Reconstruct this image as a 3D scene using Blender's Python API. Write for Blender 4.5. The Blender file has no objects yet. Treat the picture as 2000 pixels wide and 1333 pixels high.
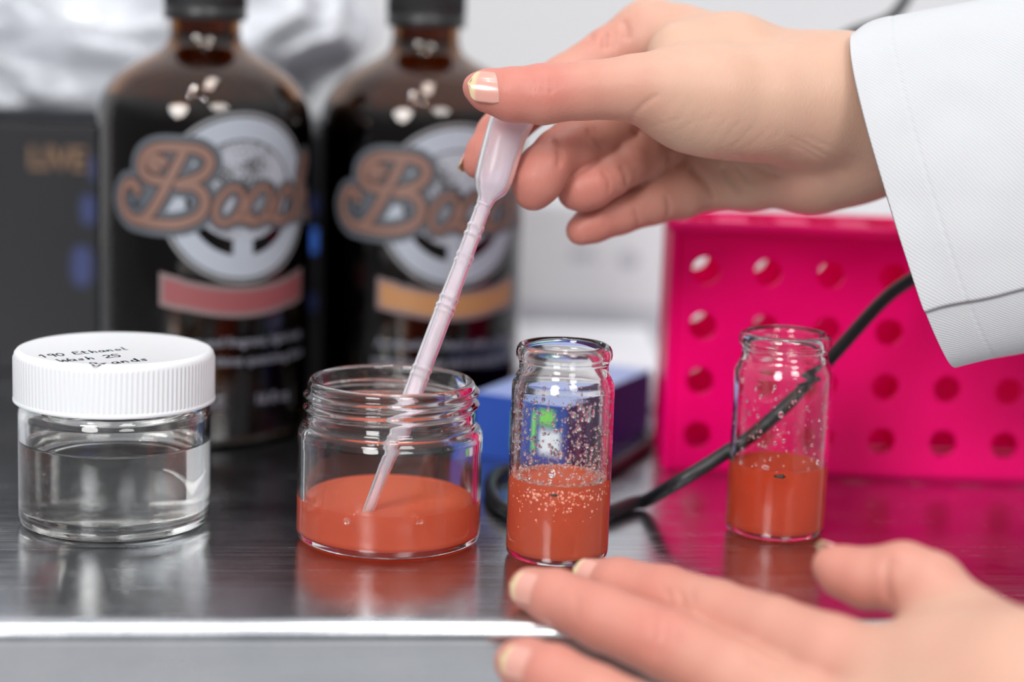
import bpy, math, random
import numpy as np
from mathutils import Matrix, Vector

# ------------------------------------------------------------------ camera, world, lights
T = 0.90                                   # bench top height (m)
MM = 0.001
FPX = 3600.0
PITCH, ROLL = math.radians(9.7), math.radians(2.0)
CAM = np.array([0.0, 0.0, T + 0.139])
_f = np.array([0, math.cos(PITCH), -math.sin(PITCH)])
_r0 = np.array([1.0, 0, 0])
_u0 = np.array([0, math.sin(PITCH), math.cos(PITCH)])
_r = _r0 * math.cos(ROLL) + _u0 * math.sin(ROLL)
_u = _u0 * math.cos(ROLL) - _r0 * math.sin(ROLL)

def ray(px, py):
    return _f + _r * (px - 1000) / FPX - _u * (py - 666.5) / FPX
def at(px, py, d):                          # point seen at a pixel, d metres along the view axis
    return CAM + d * ray(px, py)
def on_z(px, py, z):
    v = ray(px, py); return CAM + v * ((z - CAM[2]) / v[2])
def on_y(px, py, y):
    v = ray(px, py); return CAM + v * (y / v[1])
def proj(P):
    P = np.asarray(P) - CAM
    d = P @ _f
    return 1000 + FPX * (P @ _r) / d, 666.5 - FPX * (P @ _u) / d, d

scene = bpy.context.scene
COL = scene.collection
camd = bpy.data.cameras.new('camera')
cam = bpy.data.objects.new('camera', camd); COL.objects.link(cam)
m = Matrix.Identity(4)
for i in range(3):
    m[i][0], m[i][1], m[i][2], m[i][3] = _r[i], _u[i], -_f[i], CAM[i]
cam.matrix_world = m
camd.sensor_width = 36; camd.lens = FPX / 2000 * 36
camd.clip_start = 0.01
camd.dof.use_dof = True; camd.dof.focus_distance = 0.487; camd.dof.aperture_fstop = 4.3
scene.camera = cam
scene.view_settings.view_transform = 'Standard'
scene.view_settings.look = 'None'
scene.view_settings.gamma = 1
scene.view_settings.exposure = 0.0
scene.cycles.use_denoising = True
scene.cycles.max_bounces = 18
scene.cycles.transmission_bounces = 16
scene.cycles.glossy_bounces = 6
scene.cycles.diffuse_bounces = 4
scene.cycles.blur_glossy = 0.3
scene.cycles.sample_clamp_indirect = 20

world = bpy.data.worlds.new('world'); scene.world = world
world.use_nodes = True
wn = world.node_tree
bg = wn.nodes['Background']
_tc = wn.nodes.new('ShaderNodeTexCoord'); _sx = wn.nodes.new('ShaderNodeSeparateXYZ'); _rp = wn.nodes.new('ShaderNodeValToRGB')
wn.links.new(_tc.outputs['Generated'], _sx.inputs[0])
_mr = wn.nodes.new('ShaderNodeMapRange'); _mr.inputs[1].default_value = -1; _mr.inputs[2].default_value = 1
wn.links.new(_sx.outputs['Z'], _mr.inputs[0]); wn.links.new(_mr.outputs[0], _rp.inputs[0])
_q = [_rp.color_ramp.elements.new(.33), _rp.color_ramp.elements.new(.72)]
_q[0].color = (.95, .95, .96, 1); _q[1].color = (.75, .77, .80, 1)
for _e, (_p, _c) in zip([_rp.color_ramp.elements[0], _rp.color_ramp.elements[-1], _rp.color_ramp.elements.new(.39), _rp.color_ramp.elements.new(.60)],
                        ((0, (.40, .40, .41, 1)), (1, (.82, .84, .87, 1)), (.39, (.16, .16, .17, 1)), (.60, (.22, .22, .23, 1)))):
    _e.position = _p; _e.color = _c
wn.links.new(_rp.outputs[0], bg.inputs['Color'])
bg.inputs['Strength'].default_value = 1.0

def area(name, loc, target, sx, sy, power, col=(1, 1, 1), shape='RECTANGLE'):
    L = bpy.data.lights.new(name, 'AREA'); L.shape = shape; L.size = sx
    if shape == 'RECTANGLE': L.size_y = sy
    L.energy = power; L.color = col
    o = bpy.data.objects.new(name, L); COL.objects.link(o)
    o.location = loc
    o.rotation_euler = (Vector(target) - Vector(loc)).to_track_quat('-Z', 'Y').to_euler()
    return o
area('ceiling_panel_light', (0.05, 0.35, T + 1.5), (0.05, 0.45, T), 0.16, 0.5, 4.5, (1, 0.98, 0.96))
area('left_fill_light', (-0.75, -1.2, T + 1.0), (0.1, 0.5, T), 0.7, 0.7, 26, (1, 0.985, 0.975), 'DISK')  # added soft fill behind the camera, brightens the camera-facing surfaces
area('right_fill_light', (0.75, -1.1, T + 1.3), (0.1, 0.5, T), 0.7, 0.7, 16, (1, 0.985, 0.975), 'DISK')  # second added fill, from the right; not an actual lamp of the room
for i, (x, y, z) in enumerate(((-0.25, 0.1, 1.45), (-0.3, -0.25, 1.45), (0.03, -0.4, 1.45))):
    area('round_downlight', (x, y, T + z), (x, y, 0), 0.045, 0.045, 1.8, (1, 1, 1), 'DISK')

# ------------------------------------------------------------------ helpers
def mesh_obj(name, verts, faces, mat=None, parent=None, smooth=True):
    me = bpy.data.meshes.new(name)
    me.from_pydata([tuple(v) for v in verts], [], [tuple(f) for f in faces])
    me.update()
    if smooth: me.polygons.foreach_set('use_smooth', [True] * len(me.polygons))
    if mat: me.materials.append(mat)
    o = bpy.data.objects.new(name, me); COL.objects.link(o)
    if parent:
        o.parent = parent
        o.matrix_parent_inverse = parent.matrix_world.inverted()
    return o
def thing(name, loc, label, cat, group=None):
    o = bpy.data.objects.new(name, None); COL.objects.link(o)
    o.location = tuple(loc); o.empty_display_size = 0.01
    bpy.context.view_layer.update()
    tag(o, label, cat, group)
    return o
def tag(o, label=None, cat=None, group=None, kind=None):
    if label: o['label'] = label
    if cat: o['category'] = cat
    if group: o['group'] = group
    if kind: o['kind'] = kind
    return o

class MB:
    def __init__(s): s.v = []; s.f = []
    def add(s, v, f):
        n = len(s.v); s.v += [tuple(p) for p in v]; s.f += [tuple(i + n for i in q) for q in f]
    def box(s, x0, x1, y0, y1, z0, z1):
        s.add([(x, y, z) for x in (x0, x1) for y in (y0, y1) for z in (z0, z1)],
              [(0, 1, 3, 2), (4, 6, 7, 5), (0, 4, 5, 1), (2, 3, 7, 6), (0, 2, 6, 4), (1, 5, 7, 3)])
    def build(s, name, mat, parent=None, smooth=True, bevel=0, seg=2):
        o = mesh_obj(name, s.v, s.f, mat, parent, smooth)
        if bevel:
            b = o.modifiers.new('bevel', 'BEVEL'); b.width = bevel; b.segments = seg; b.limit_method = 'ANGLE'
            o.data.polygons.foreach_set('use_smooth', [True] * len(o.data.polygons))
            o.modifiers.new('wn', 'WEIGHTED_NORMAL').keep_sharp = False
        return o

def lathe(prof, n=128, rfun=None, c=(0, 0, 0)):
    """prof: list of (r,z) in mm; closed at r==0 ends. rfun(theta, r, z, i) -> r"""
    v, f = [], []
    rows = []
    for i, (r, z) in enumerate(prof):
        if r == 0:
            rows.append([len(v)]); v.append((c[0], c[1], c[2] + z * MM)); continue
        row = []
        for k in range(n):
            t = 2 * math.pi * k / n
            rr = rfun(t, r, z, i) if rfun else r
            row.append(len(v)); v.append((c[0] + rr * MM * math.cos(t), c[1] + rr * MM * math.sin(t), c[2] + z * MM))
        rows.append(row)
    for a, b in zip(rows[:-1], rows[1:]):
        if len(a) == 1 and len(b) == 1: continue
        for k in range(n):
            k2 = (k + 1) % n
            if len(a) == 1: f.append((a[0], b[k2], b[k]))
            elif len(b) == 1: f.append((a[k], a[k2], b[0]))
            else: f.append((a[k], a[k2], b[k2], b[k]))
    if rows and len(rows[0]) > 1 and len(rows[-1]) > 1 and prof[0] == prof[-1]: pass
    return v, f

def resample(prof, step=0.35):
    """Catmull-ish dense polyline through the profile keeping given points."""
    out = [prof[0]]
    for (r0, z0), (r1, z1) in zip(prof[:-1], prof[1:]):
        L = math.hypot(r1 - r0, z1 - z0); n = max(1, int(L / step))
        for k in range(1, n + 1):
            t = k / n; out.append((r0 + (r1 - r0) * t, z0 + (z1 - z0) * t))
    return out
def spline(pts, n=8):
    """Catmull-Rom through n-D points."""
    P = [np.array(p, float) for p in pts]
    P = [2 * P[0] - P[1]] + P + [2 * P[-1] - P[-2]]
    out = []
    for i in range(1, len(P) - 2):
        for k in range(n):
            t = k / n
            out.append(0.5 * ((2 * P[i]) + (-P[i-1] + P[i+1]) * t + (2*P[i-1] - 5*P[i] + 4*P[i+1] - P[i+2]) * t*t
                              + (-P[i-1] + 3*P[i] - 3*P[i+1] + P[i+2]) * t**3))
    out.append(P[-2])
    return out
def tube(pts, rad, n=16, caps=True):
    pts = [np.array(p, float) for p in pts]
    if not hasattr(rad, '__len__'): rad = [rad] * len(pts)
    v, f = [], []
    tan = []
    for i in range(len(pts)):
        a = pts[max(0, i-1)]; b = pts[min(len(pts)-1, i+1)]
        t = b - a; tan.append(t / (np.linalg.norm(t) + 1e-12))
    ref = np.array([0, 0, 1.0]) if abs(tan[0][2]) < 0.9 else np.array([1.0, 0, 0])
    nrm = np.cross(tan[0], ref); nrm /= np.linalg.norm(nrm)
    for i, p in enumerate(pts):
        nrm = nrm - tan[i] * (nrm @ tan[i]); nrm /= np.linalg.norm(nrm)
        bn = np.cross(tan[i], nrm)
        for k in range(n):
            a = 2 * math.pi * k / n
            v.append(p + rad[i] * (math.cos(a) * nrm + math.sin(a) * bn))
    for i in range(len(pts) - 1):
        for k in range(n):
            k2 = (k + 1) % n
            f.append((i*n + k, i*n + k2, (i+1)*n + k2, (i+1)*n + k))
    if caps:
        f.append(tuple(range(n - 1, -1, -1))); f.append(tuple((len(pts)-1)*n + k for k in range(n)))
    return v, f
def icos(sub=1):
    import bmesh
    bm = bmesh.new(); bmesh.ops.create_icosphere(bm, subdivisions=sub, radius=1)
    v = [np.array(x.co) for x in bm.verts]; f = [tuple(y.index for y in x.verts) for x in bm.faces]
    bm.free(); return v, f
ICO1, ICO2 = icos(1), icos(2)

# ------------------------------------------------------------------ materials
def newmat(name):
    mt = bpy.data.materials.new(name); mt.use_nodes = True
    return mt, mt.node_tree, mt.node_tree.nodes['Principled BSDF']
def pbr(name, col, rough=0.5, metal=0.0, trans=0.0, ior=1.45, spec=0.5, sss=0, sss_r=(1, .3, .2), sss_s=0.005, emit=None, coat=0):
    mt, nt, b = newmat(name)
    b.inputs['Base Color'].default_value = (*col, 1)
    b.inputs['Roughness'].default_value = rough
    b.inputs['Metallic'].default_value = metal
    b.inputs['Transmission Weight'].default_value = trans
    b.inputs['IOR'].default_value = ior
    b.inputs['Specular IOR Level'].default_value = spec
    b.inputs['Coat Weight'].default_value = coat
    if sss:
        b.inputs['Subsurface Weight'].default_value = sss
        b.inputs['Subsurface Radius'].default_value = sss_r
        b.inputs['Subsurface Scale'].default_value = sss_s
    return mt
def N(nt, typ, **kw):
    n = nt.nodes.new(typ)
    for k, v in kw.items():
        if k in n.inputs: n.inputs[k].default_value = v
        else: setattr(n, k, v)
    return n
def ramp(nt, src, stops):
    r = nt.nodes.new('ShaderNodeValToRGB')
    while len(r.color_ramp.elements) < len(stops): r.color_ramp.elements.new(0.5)
    for e, (p, c) in zip(r.color_ramp.elements, stops):
        e.position = p; e.color = (*c, 1) if len(c) == 3 else c
    nt.links.new(src, r.inputs[0]); return r.outputs[0]
def objcoord(nt, scale=(1, 1, 1), rot=(0, 0, 0)):
    tc = nt.nodes.new('ShaderNodeTexCoord'); mp = nt.nodes.new('ShaderNodeMapping')
    mp.inputs['Scale'].default_value = scale; mp.inputs['Rotation'].default_value = rot
    nt.links.new(tc.outputs['Object'], mp.inputs[0]); return mp.outputs[0]
def bump(nt, b, h, strength, dist):
    bp = nt.nodes.new('ShaderNodeBump'); bp.inputs['Strength'].default_value = strength; bp.inputs['Distance'].default_value = dist
    nt.links.new(h, bp.inputs['Height']); nt.links.new(bp.outputs[0], b.inputs['Normal']); return bp

def glass_mat(name, col=(1, 1, 1), ior=1.47, rough=0.0):
    return pbr(name, col, rough, trans=1.0, ior=ior)
M_glass = glass_mat('clear_glass', (0.985, 0.99, 0.985))
M_water = glass_mat('clear_liquid', (0.985, 0.98, 0.96), 1.34)
M_drop = glass_mat('water_droplet', (1, 1, 1), 1.33)
M_air = glass_mat('air_bubble', (1, 1, 1), 0.76)
M_amber = glass_mat('amber_glass', (0.24, 0.085, 0.008), 1.5, 0.02)
M_dark_liquid = glass_mat('dark_liquid', (0.05, 0.012, 0.003), 1.34)

def liquid_mat(name, tcol, dcol, mixf):
    mt, nt, b = newmat(name)
    b.inputs['Base Color'].default_value = (*tcol, 1)
    b.inputs['Roughness'].default_value = 0.03
    b.inputs['Transmission Weight'].default_value = 1
    b.inputs['IOR'].default_value = 1.34
    d = N(nt, 'ShaderNodeBsdfTranslucent'); d.inputs[0].default_value = (*dcol, 1)
    d2 = N(nt, 'ShaderNodeBsdfDiffuse'); d2.inputs[0].default_value = (*dcol, 1)
    m1 = N(nt, 'ShaderNodeMixShader'); m1.inputs[0].default_value = 0.5
    nt.links.new(d.outputs[0], m1.inputs[1]); nt.links.new(d2.outputs[0], m1.inputs[2])
    m2 = N(nt, 'ShaderNodeMixShader'); m2.inputs[0].default_value = mixf
    nt.links.new(b.outputs[0], m2.inputs[1]); nt.links.new(m1.outputs[0], m2.inputs[2])
    nt.links.new(m2.outputs[0], nt.nodes['Material Output'].inputs['Surface'])
    return mt
M_orange = liquid_mat('cloudy_orange_drink', (1.0, 0.42, 0.30), (1.0, 0.23, 0.12), 0.92)
M_red_orange = liquid_mat('cloudy_red_orange_drink', (1.0, 0.36, 0.22), (1.0, 0.16, 0.07), 0.90)

def steel_mat():
    mt, nt, b = newmat('brushed_steel')
    b.inputs['Metallic'].default_value = 1
    n1 = N(nt, 'ShaderNodeTexNoise', Scale=1.0, Detail=5.0, Roughness=0.6)
    nt.links.new(objcoord(nt, (6, 500, 60)), n1.inputs['Vector'])
    n2 = N(nt, 'ShaderNodeTexNoise', Scale=28.0, Detail=6.0, Roughness=0.7)
    nt.links.new(objcoord(nt), n2.inputs['Vector'])
    c = ramp(nt, n2.outputs[0], [(0.3, (0.48, 0.50, 0.53)), (0.75, (0.64, 0.655, 0.68))])
    nt.links.new(c, b.inputs['Base Color'])
    mix = N(nt, 'ShaderNodeMath', operation='ADD')
    nt.links.new(n1.outputs[0], mix.inputs[0]); nt.links.new(n2.outputs[0], mix.inputs[1])
    rr = ramp(nt, mix.outputs[0], [(0.6, (0.17,) * 3), (1.0, (0.36,) * 3)])
    rr2 = N(nt, 'ShaderNodeMapRange'); nt.links.new(mix.outputs[0], rr2.inputs[0])
    rr2.inputs[1].default_value = 0.7; rr2.inputs[2].default_value = 1.35; rr2.inputs[3].default_value = 0.14; rr2.inputs[4].default_value = 0.31
    nt.links.new(rr2.outputs[0], b.inputs['Roughness'])
    # scratches: thin contour lines of warped noise at several angles
    tot = None
    for k, (sc, rot, th) in enumerate((((9, 70, 9), 0.35, .012), ((60, 8, 9), 0.9, .012), ((14, 120, 9), -0.5, .012), ((30, 30, 30), 0.1, .006))):
        nz = N(nt, 'ShaderNodeTexNoise', Scale=1.0, Detail=1.5, Roughness=0.4)
        nz.inputs['Distortion'].default_value = 0.6
        nt.links.new(objcoord(nt, sc, (0, 0, rot)), nz.inputs['Vector'])
        s = N(nt, 'ShaderNodeMath', operation='SUBTRACT'); s.inputs[1].default_value = 0.5; nt.links.new(nz.outputs[0], s.inputs[0])
        a = N(nt, 'ShaderNodeMath', operation='ABSOLUTE'); nt.links.new(s.outputs[0], a.inputs[0])
        l = N(nt, 'ShaderNodeMath', operation='LESS_THAN'); l.inputs[1].default_value = th * .5; nt.links.new(a.outputs[0], l.inputs[0])
        if tot is None: tot = l.outputs[0]
        else:
            ad = N(nt, 'ShaderNodeMath', operation='ADD'); nt.links.new(tot, ad.inputs[0]); nt.links.new(l.outputs[0], ad.inputs[1]); tot = ad.outputs[0]
    h = N(nt, 'ShaderNodeMath', operation='MULTIPLY_ADD'); h.inputs[1].default_value = -0.25
    nt.links.new(tot, h.inputs[0]); nt.links.new(n1.outputs[0], h.inputs[2])
    bump(nt, b, h.outputs[0], 0.16, 0.0003)
    return mt
M_steel = steel_mat()
M_pink = pbr('pink_plastic', (1.0, 0.0, 0.21), 0.3, spec=0.2)
_nt = M_pink.node_tree; _tr = N(_nt, 'ShaderNodeBsdfTranslucent'); _tr.inputs[0].default_value = (1, 0.0, .42, 1)
_mx = N(_nt, 'ShaderNodeMixShader'); _mx.inputs[0].default_value = .38
_nt.links.new(_nt.nodes['Principled BSDF'].outputs[0], _mx.inputs[1]); _nt.links.new(_tr.outputs[0], _mx.inputs[2]); _nt.links.new(_mx.outputs[0], _nt.nodes['Material Output'].inputs['Surface'])
M_black = pbr('black_rubber', (0.012, 0.012, 0.014), 0.38)
M_white_wall = pbr('white_wall_paint', (0.58, 0.585, 0.60), 0.6)
M_floor = pbr('grey_floor_vinyl', (0.55, 0.55, 0.55), 0.5)

# ------------------------------------------------------------------ room
EL, ER = on_z(0, 1208, T), on_z(2000, 1209, T)
yaw = math.atan2(ER[1] - EL[1], ER[0] - EL[0])
Y_WALL = 0.98
b = MB(); b.box(-1.6, 1.8, -1.6, 1.05, -0.02, 0); tag(b.build('floor', M_floor, smooth=False), kind='structure')
b = MB(); b.box(-1.6, 1.8, Y_WALL, Y_WALL + 0.08, 0, 2.6); tag(b.build('wall_back', M_white_wall, smooth=False), kind='structure')

# ------------------------------------------------------------------ steel bench
M0 = (EL + ER) / 2
bench = thing('steel_bench', (M0[0], M0[1], 0), 'brushed stainless steel bench top with bright rounded front edge, scratched', 'bench')
bench.rotation_euler = (0, 0, yaw); bench['kind'] = 'thing'
bpy.context.view_layer.update()
def local(name, mb, mat, parent, smooth=False, bevel=0, seg=2):
    o = mb.build(name, mat, None, smooth, bevel, seg); o.parent = parent; return o
# top slab with a bullnose and a small lip, lofted along x
prof = []
R1 = 0.0042
prof.append((Y_WALL - M0[1] - 0.02, T)); prof.append((0.05, T)); prof.append((0.004, T)); prof.append((0.001, T))
for k in range(1, 13):
    a = math.pi / 2 * k / 12 * 1.15
    prof.append((-R1 * math.sin(a), T - R1 + R1 * math.cos(a)))
prof += [(-R1 * 0.95, T - R1 - 0.0010), (-0.0022, T - R1 - 0.0013), (-0.0022, T - 0.048), (0.002, T - 0.05), (0.02, T - 0.05), (0.02, T - 0.03), (Y_WALL - M0[1] - 0.02, T - 0.03)]
v, f = [], []
xs = np.linspace(-0.75, 0.95, 35)
n = len(prof)
for x in xs:
    for (y, z) in prof: v.append((x, y, z))
for i in range(len(xs) - 1):
    for k in range(n):
        k2 = (k + 1) % n
        f.append((i*n + k, (i+1)*n + k, (i+1)*n + k2, i*n + k2))
f.append(tuple(range(n))); f.append(tuple((len(xs)-1)*n + k for k in range(n - 1, -1, -1)))
top = mesh_obj('bench_top', v, f, M_steel); top.parent = bench
top.modifiers.new('es', 'EDGE_SPLIT').split_angle = math.radians(40)
for x in (-0.70, 0.90):
    for y in (0.06, Y_WALL - M0[1] - 0.08):
        q = MB(); q.box(x - .02, x + .02, y - .02, y + .02, 0, T - 0.03)
        local('leg', q, M_steel, bench, bevel=.003)

# ------------------------------------------------------------------ glass jars
def thread_fun(z0, pitch, turns, h, w, outer_until):
    def g(t, r, z, i):
        if i > outer_until: return r
        best = 0
        for kk in range(int(turns) + 2):
            tt = t + 2 * math.pi * kk
            u = tt / (2 * math.pi)
            if u > turns: continue
            zz = z0 + pitch * u
            fade = min(1, u / 0.06, (turns - u) / 0.06)
            best = max(best, fade * h * math.exp(-((z - zz) / w) ** 2))
        return r + best
    return g
def make_jar(name, loc, R, H, label, cat, group=None):
    t = thing(name, loc, label, cat, group)
    k = R / 25.0; hs = H / 44.0
    prof = [(0, 0.9), (18*k, 0.9), (20.5*k, 0.1), (22*k, 0), (23.6*k, .5), (24.6*k, 1.6), (R, 3.3), (R, 27*hs), (R, 29.2*hs), (24.8*k, 30.4*hs),
            (24.2*k, 31.5*hs), (23.2*k, 32.1*hs), (22.7*k, 32.7*hs), (22.6*k, 33.4*hs), (22.6*k, 42.6*hs), (22.3*k, 43.4*hs), (21.7*k, 44*hs),
            (21.0*k, 44*hs), (20.5*k, 43.4*hs), (20.4*k, 42.3*hs), (20.4*k, 34.5*hs), (20.8*k, 32.7*hs), (22.2*k, 30.6*hs), (22.9*k, 28.5*hs),
            (23.0*k, 26*hs), (23.0*k, 5.2), (22.3*k, 3.6), (20.5*k, 2.8), (0, 2.8)]
    dn = resample(prof, 0.4)
    top_i = max(range(len(dn)), key=lambda i: (dn[i][1], dn[i][0]))
    v, f = lathe(dn, 160, thread_fun(34.4*hs, 3.4*hs, 2.1, 1.25*k, 0.8, top_i), loc)
    mesh_obj('glass_body', v, f, M_glass, t)
    return t, k, hs
def liquid(loc, Rin, z0, z1, mat, parent, men=0.7, name='liquid', n=96, rb=1.5):
    e = 0.04
    prof = [(0, z0 - e), (Rin - rb, z0 - e), (Rin - rb * .35, z0 + rb * .3), (Rin + e, z0 + rb), (Rin + e, z1 + men), (Rin - .25, z1 + men * .55), (Rin - .8, z1 + men * .2), (Rin - 1.8, z1), (0, z1)]
    v, f = lathe(prof, n, None, loc)
    o = mesh_obj(name, v, f, mat, parent); o.modifiers.new('es', 'EDGE_SPLIT').split_angle = math.radians(60)
    return o

# middle jar
JM = on_z(758, 1053, T)
RM = 357 / 2 / (FPX / proj(JM)[2]) / MM
print('mid jar', JM, 'R', RM, 'depth', proj(JM)[2])
jar_m, k, hs = make_jar('open_jar', JM, RM, 44.5, 'open wide glass jar with threaded neck and shallow orange drink, pipette standing in it', 'jar')
liquid(JM, 23.0 * k, 2.8, 11.8, M_orange, jar_m)
# left jar
JL = on_z(225, 1019, T)
RL = 366 / 2 / (FPX / proj(JL)[2]) / MM
print('left jar', JL, 'R', RL, proj(JL)[2])
jar_l, k2_, hs2 = make_jar('lidded_jar', JL, RL, 47.0, 'wide glass jar of clear liquid under a ribbed white screw lid with handwriting', 'jar')
liquid(JL, 23.0 * k2_, 2.8, 23.3, M_water, jar_l, 0.9)
# lid
def lid(loc, R, z0, z1, parent):
    n = 480
    prof = [(R - 1.2, z0), (R - .1, z0), (R + .25, z0 + .3), (R + .25, z0 + 1.0), (R, z0 + 1.2), (R, z0 + 1.5), (R, z1 - 2.4), (R - .05, z1 - 1.9), (R - .25, z1 - 1.1), (R - .8, z1 - .4), (R - 1.7, z1 - .05),
            (R - 2.0, z1 - .1), (R - 2.3, z1 - .15), (0, z1 - .15)]
    ins = [(0, z1 - 1.6), (R - 1.7, z1 - 1.6), (R - 1.3, z1 - 2), (R - 1.2, z0)]
    pr = prof + ins
    def rf(t, r, z, i):
        if i in (5, 6): return r + 0.17 * math.cos(t * 120)
        return r
    v, f = lathe(pr, n, rf, loc)
    return mesh_obj('lid', v, f, pbr('white_lid_plastic', (0.66, 0.67, 0.69), 0.35, sss=.2, sss_s=.002), parent)
LZ0, LZ1 = 34.6, 49.0
lid_o = lid(JL, RL + 0.9, LZ0, LZ1, jar_l)
tag(lid_o, 'ribbed white plastic screw lid with black handwriting')

# ---- stroke lettering (single-line alphabet, unit height 1 = x height*1.6)
GL = {
 '1': [[(0.1, .75), (.3, 1), (.3, 0)]], '9': [[(.5, .75), (.35, 1), (.1, .8), (.2, .55), (.45, .6), (.5, .85), (.45, 0)]],
 '0': [[(.3, 1), (.08, .7), (.1, .25), (.3, 0), (.5, .3), (.5, .75), (.3, 1)]],
 '2': [[(.1, .8), (.3, 1), (.5, .8), (.4, .45), (.1, 0), (.55, 0)]], '5': [[(.55, 1), (.15, 1), (.12, .6), (.4, .6), (.5, .3), (.35, 0), (.08, .1)]],
 'E': [[(.55, 1), (.15, .95), (.12, .55), (.4, .55), (.12, .5), (.1, .05), (.55, .05)]], 't': [[(.25, .95), (.2, .1), (.4, 0)], [(.05, .65), (.45, .7)]],
 'h': [[(.15, 1), (.12, 0), (.2, .4), (.4, .5), (.45, 0)]], 'a': [[(.45, .5), (.2, .5), (.08, .2), (.25, 0), (.42, .2), (.45, .5), (.5, 0)]],
 'n': [[(.1, .5), (.1, 0), (.15, .35), (.35, .5), (.42, 0)]], 'o': [[(.3, .5), (.1, .3), (.25, 0), (.45, .2), (.3, .5)]],
 'l': [[(.2, 1), (.15, .1), (.3, 0)]], 'W': [[(0, 1), (.15, 0), (.35, .7), (.5, 0), (.75, 1)]], 's': [[(.4, .5), (.15, .4), (.35, .2), (.3, 0), (.08, .05)]],
 'B': [[(.1, 0), (.15, 1), (.45, .85), (.4, .6), (.15, .5), (.5, .4), (.5, .1), (.1, 0)]], 'r': [[(.1, .5), (.12, 0), (.15, .35), (.35, .5)]],
 'd': [[(.45, .5), (.2, .5), (.1, .2), (.25, 0), (.45, .2), (.48, 1), (.5, 0)]], ' ': [],
}
def ribbon2d(pts, w, close=False):
    """2D polyline -> list of (verts2d, faces): a round-capped ribbon"""
    v, f = [], []
    pts = [np.array(p, float) for p in pts]
    for i, p in enumerate(pts):
        a = pts[max(0, i-1)]; c = pts[min(len(pts)-1, i+1)]
        t = c - a; t = t / (np.linalg.norm(t) + 1e-9); nn = np.array([-t[1], t[0]])
        ww = w[i] if hasattr(w, '__len__') else w
        v += [p + nn * ww / 2, p, p - nn * ww / 2]
    for i in range(len(pts) - 1):
        f.append((i*3, i*3+1, i*3+4, i*3+3)); f.append((i*3+1, i*3+2, i*3+5, i*3+4))
    for e in (0, len(pts) - 1):
        ww = (w[e] if hasattr(w, '__len__') else w) / 2
        c0 = len(v); v.append(pts[e])
        for k in range(12): v.append(pts[e] + ww * np.array([math.cos(k*math.pi/6), math.sin(k*math.pi/6)]))
        for k in range(12): f.append((c0, c0+1+k, c0+1+(k+1) % 12))
    return v, f
M_ink = pbr('black_marker_ink', (0.01, 0.012, 0.02), 0.4)
mb = MB()
zt = T + (LZ1 - 0.15 + 0.05) * MM
def lidpt(X, Y): return on_z(40 + X * .19, 660 + Y * .19, zt)
for text, p0, p1, hgt in (('190 Ethanol', (215, 205), (1140, 118), 3.8), ('Wash 25', (410, 250), (1050, 192), 3.8), ('Brands', (745, 290), (1340, 228), 4.2)):
    A, B = lidpt(*p0), lidpt(*p1)
    ex = (B - A); L = np.linalg.norm(ex); ex /= L; ey = np.array([-ex[1], ex[0], 0])
    adv = L / (0.62 * len(text))
    for i, ch in enumerate(text):
        for st in GL[ch]:
            st = [np.array(q) for q in spline([(x, y) for x, y in st], 5)]
            vv, ff = ribbon2d([((q[0] + .62 * i + q[1] * .15) * adv, q[1] * hgt * MM) for q in st], 0.55 * MM)
            mb.add([A + ex * q[0] + ey * q[1] for q in vv], ff)
wr = mb.build('handwriting', M_ink, lid_o, smooth=False)
tag(wr, 'black marker handwriting')

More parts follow.
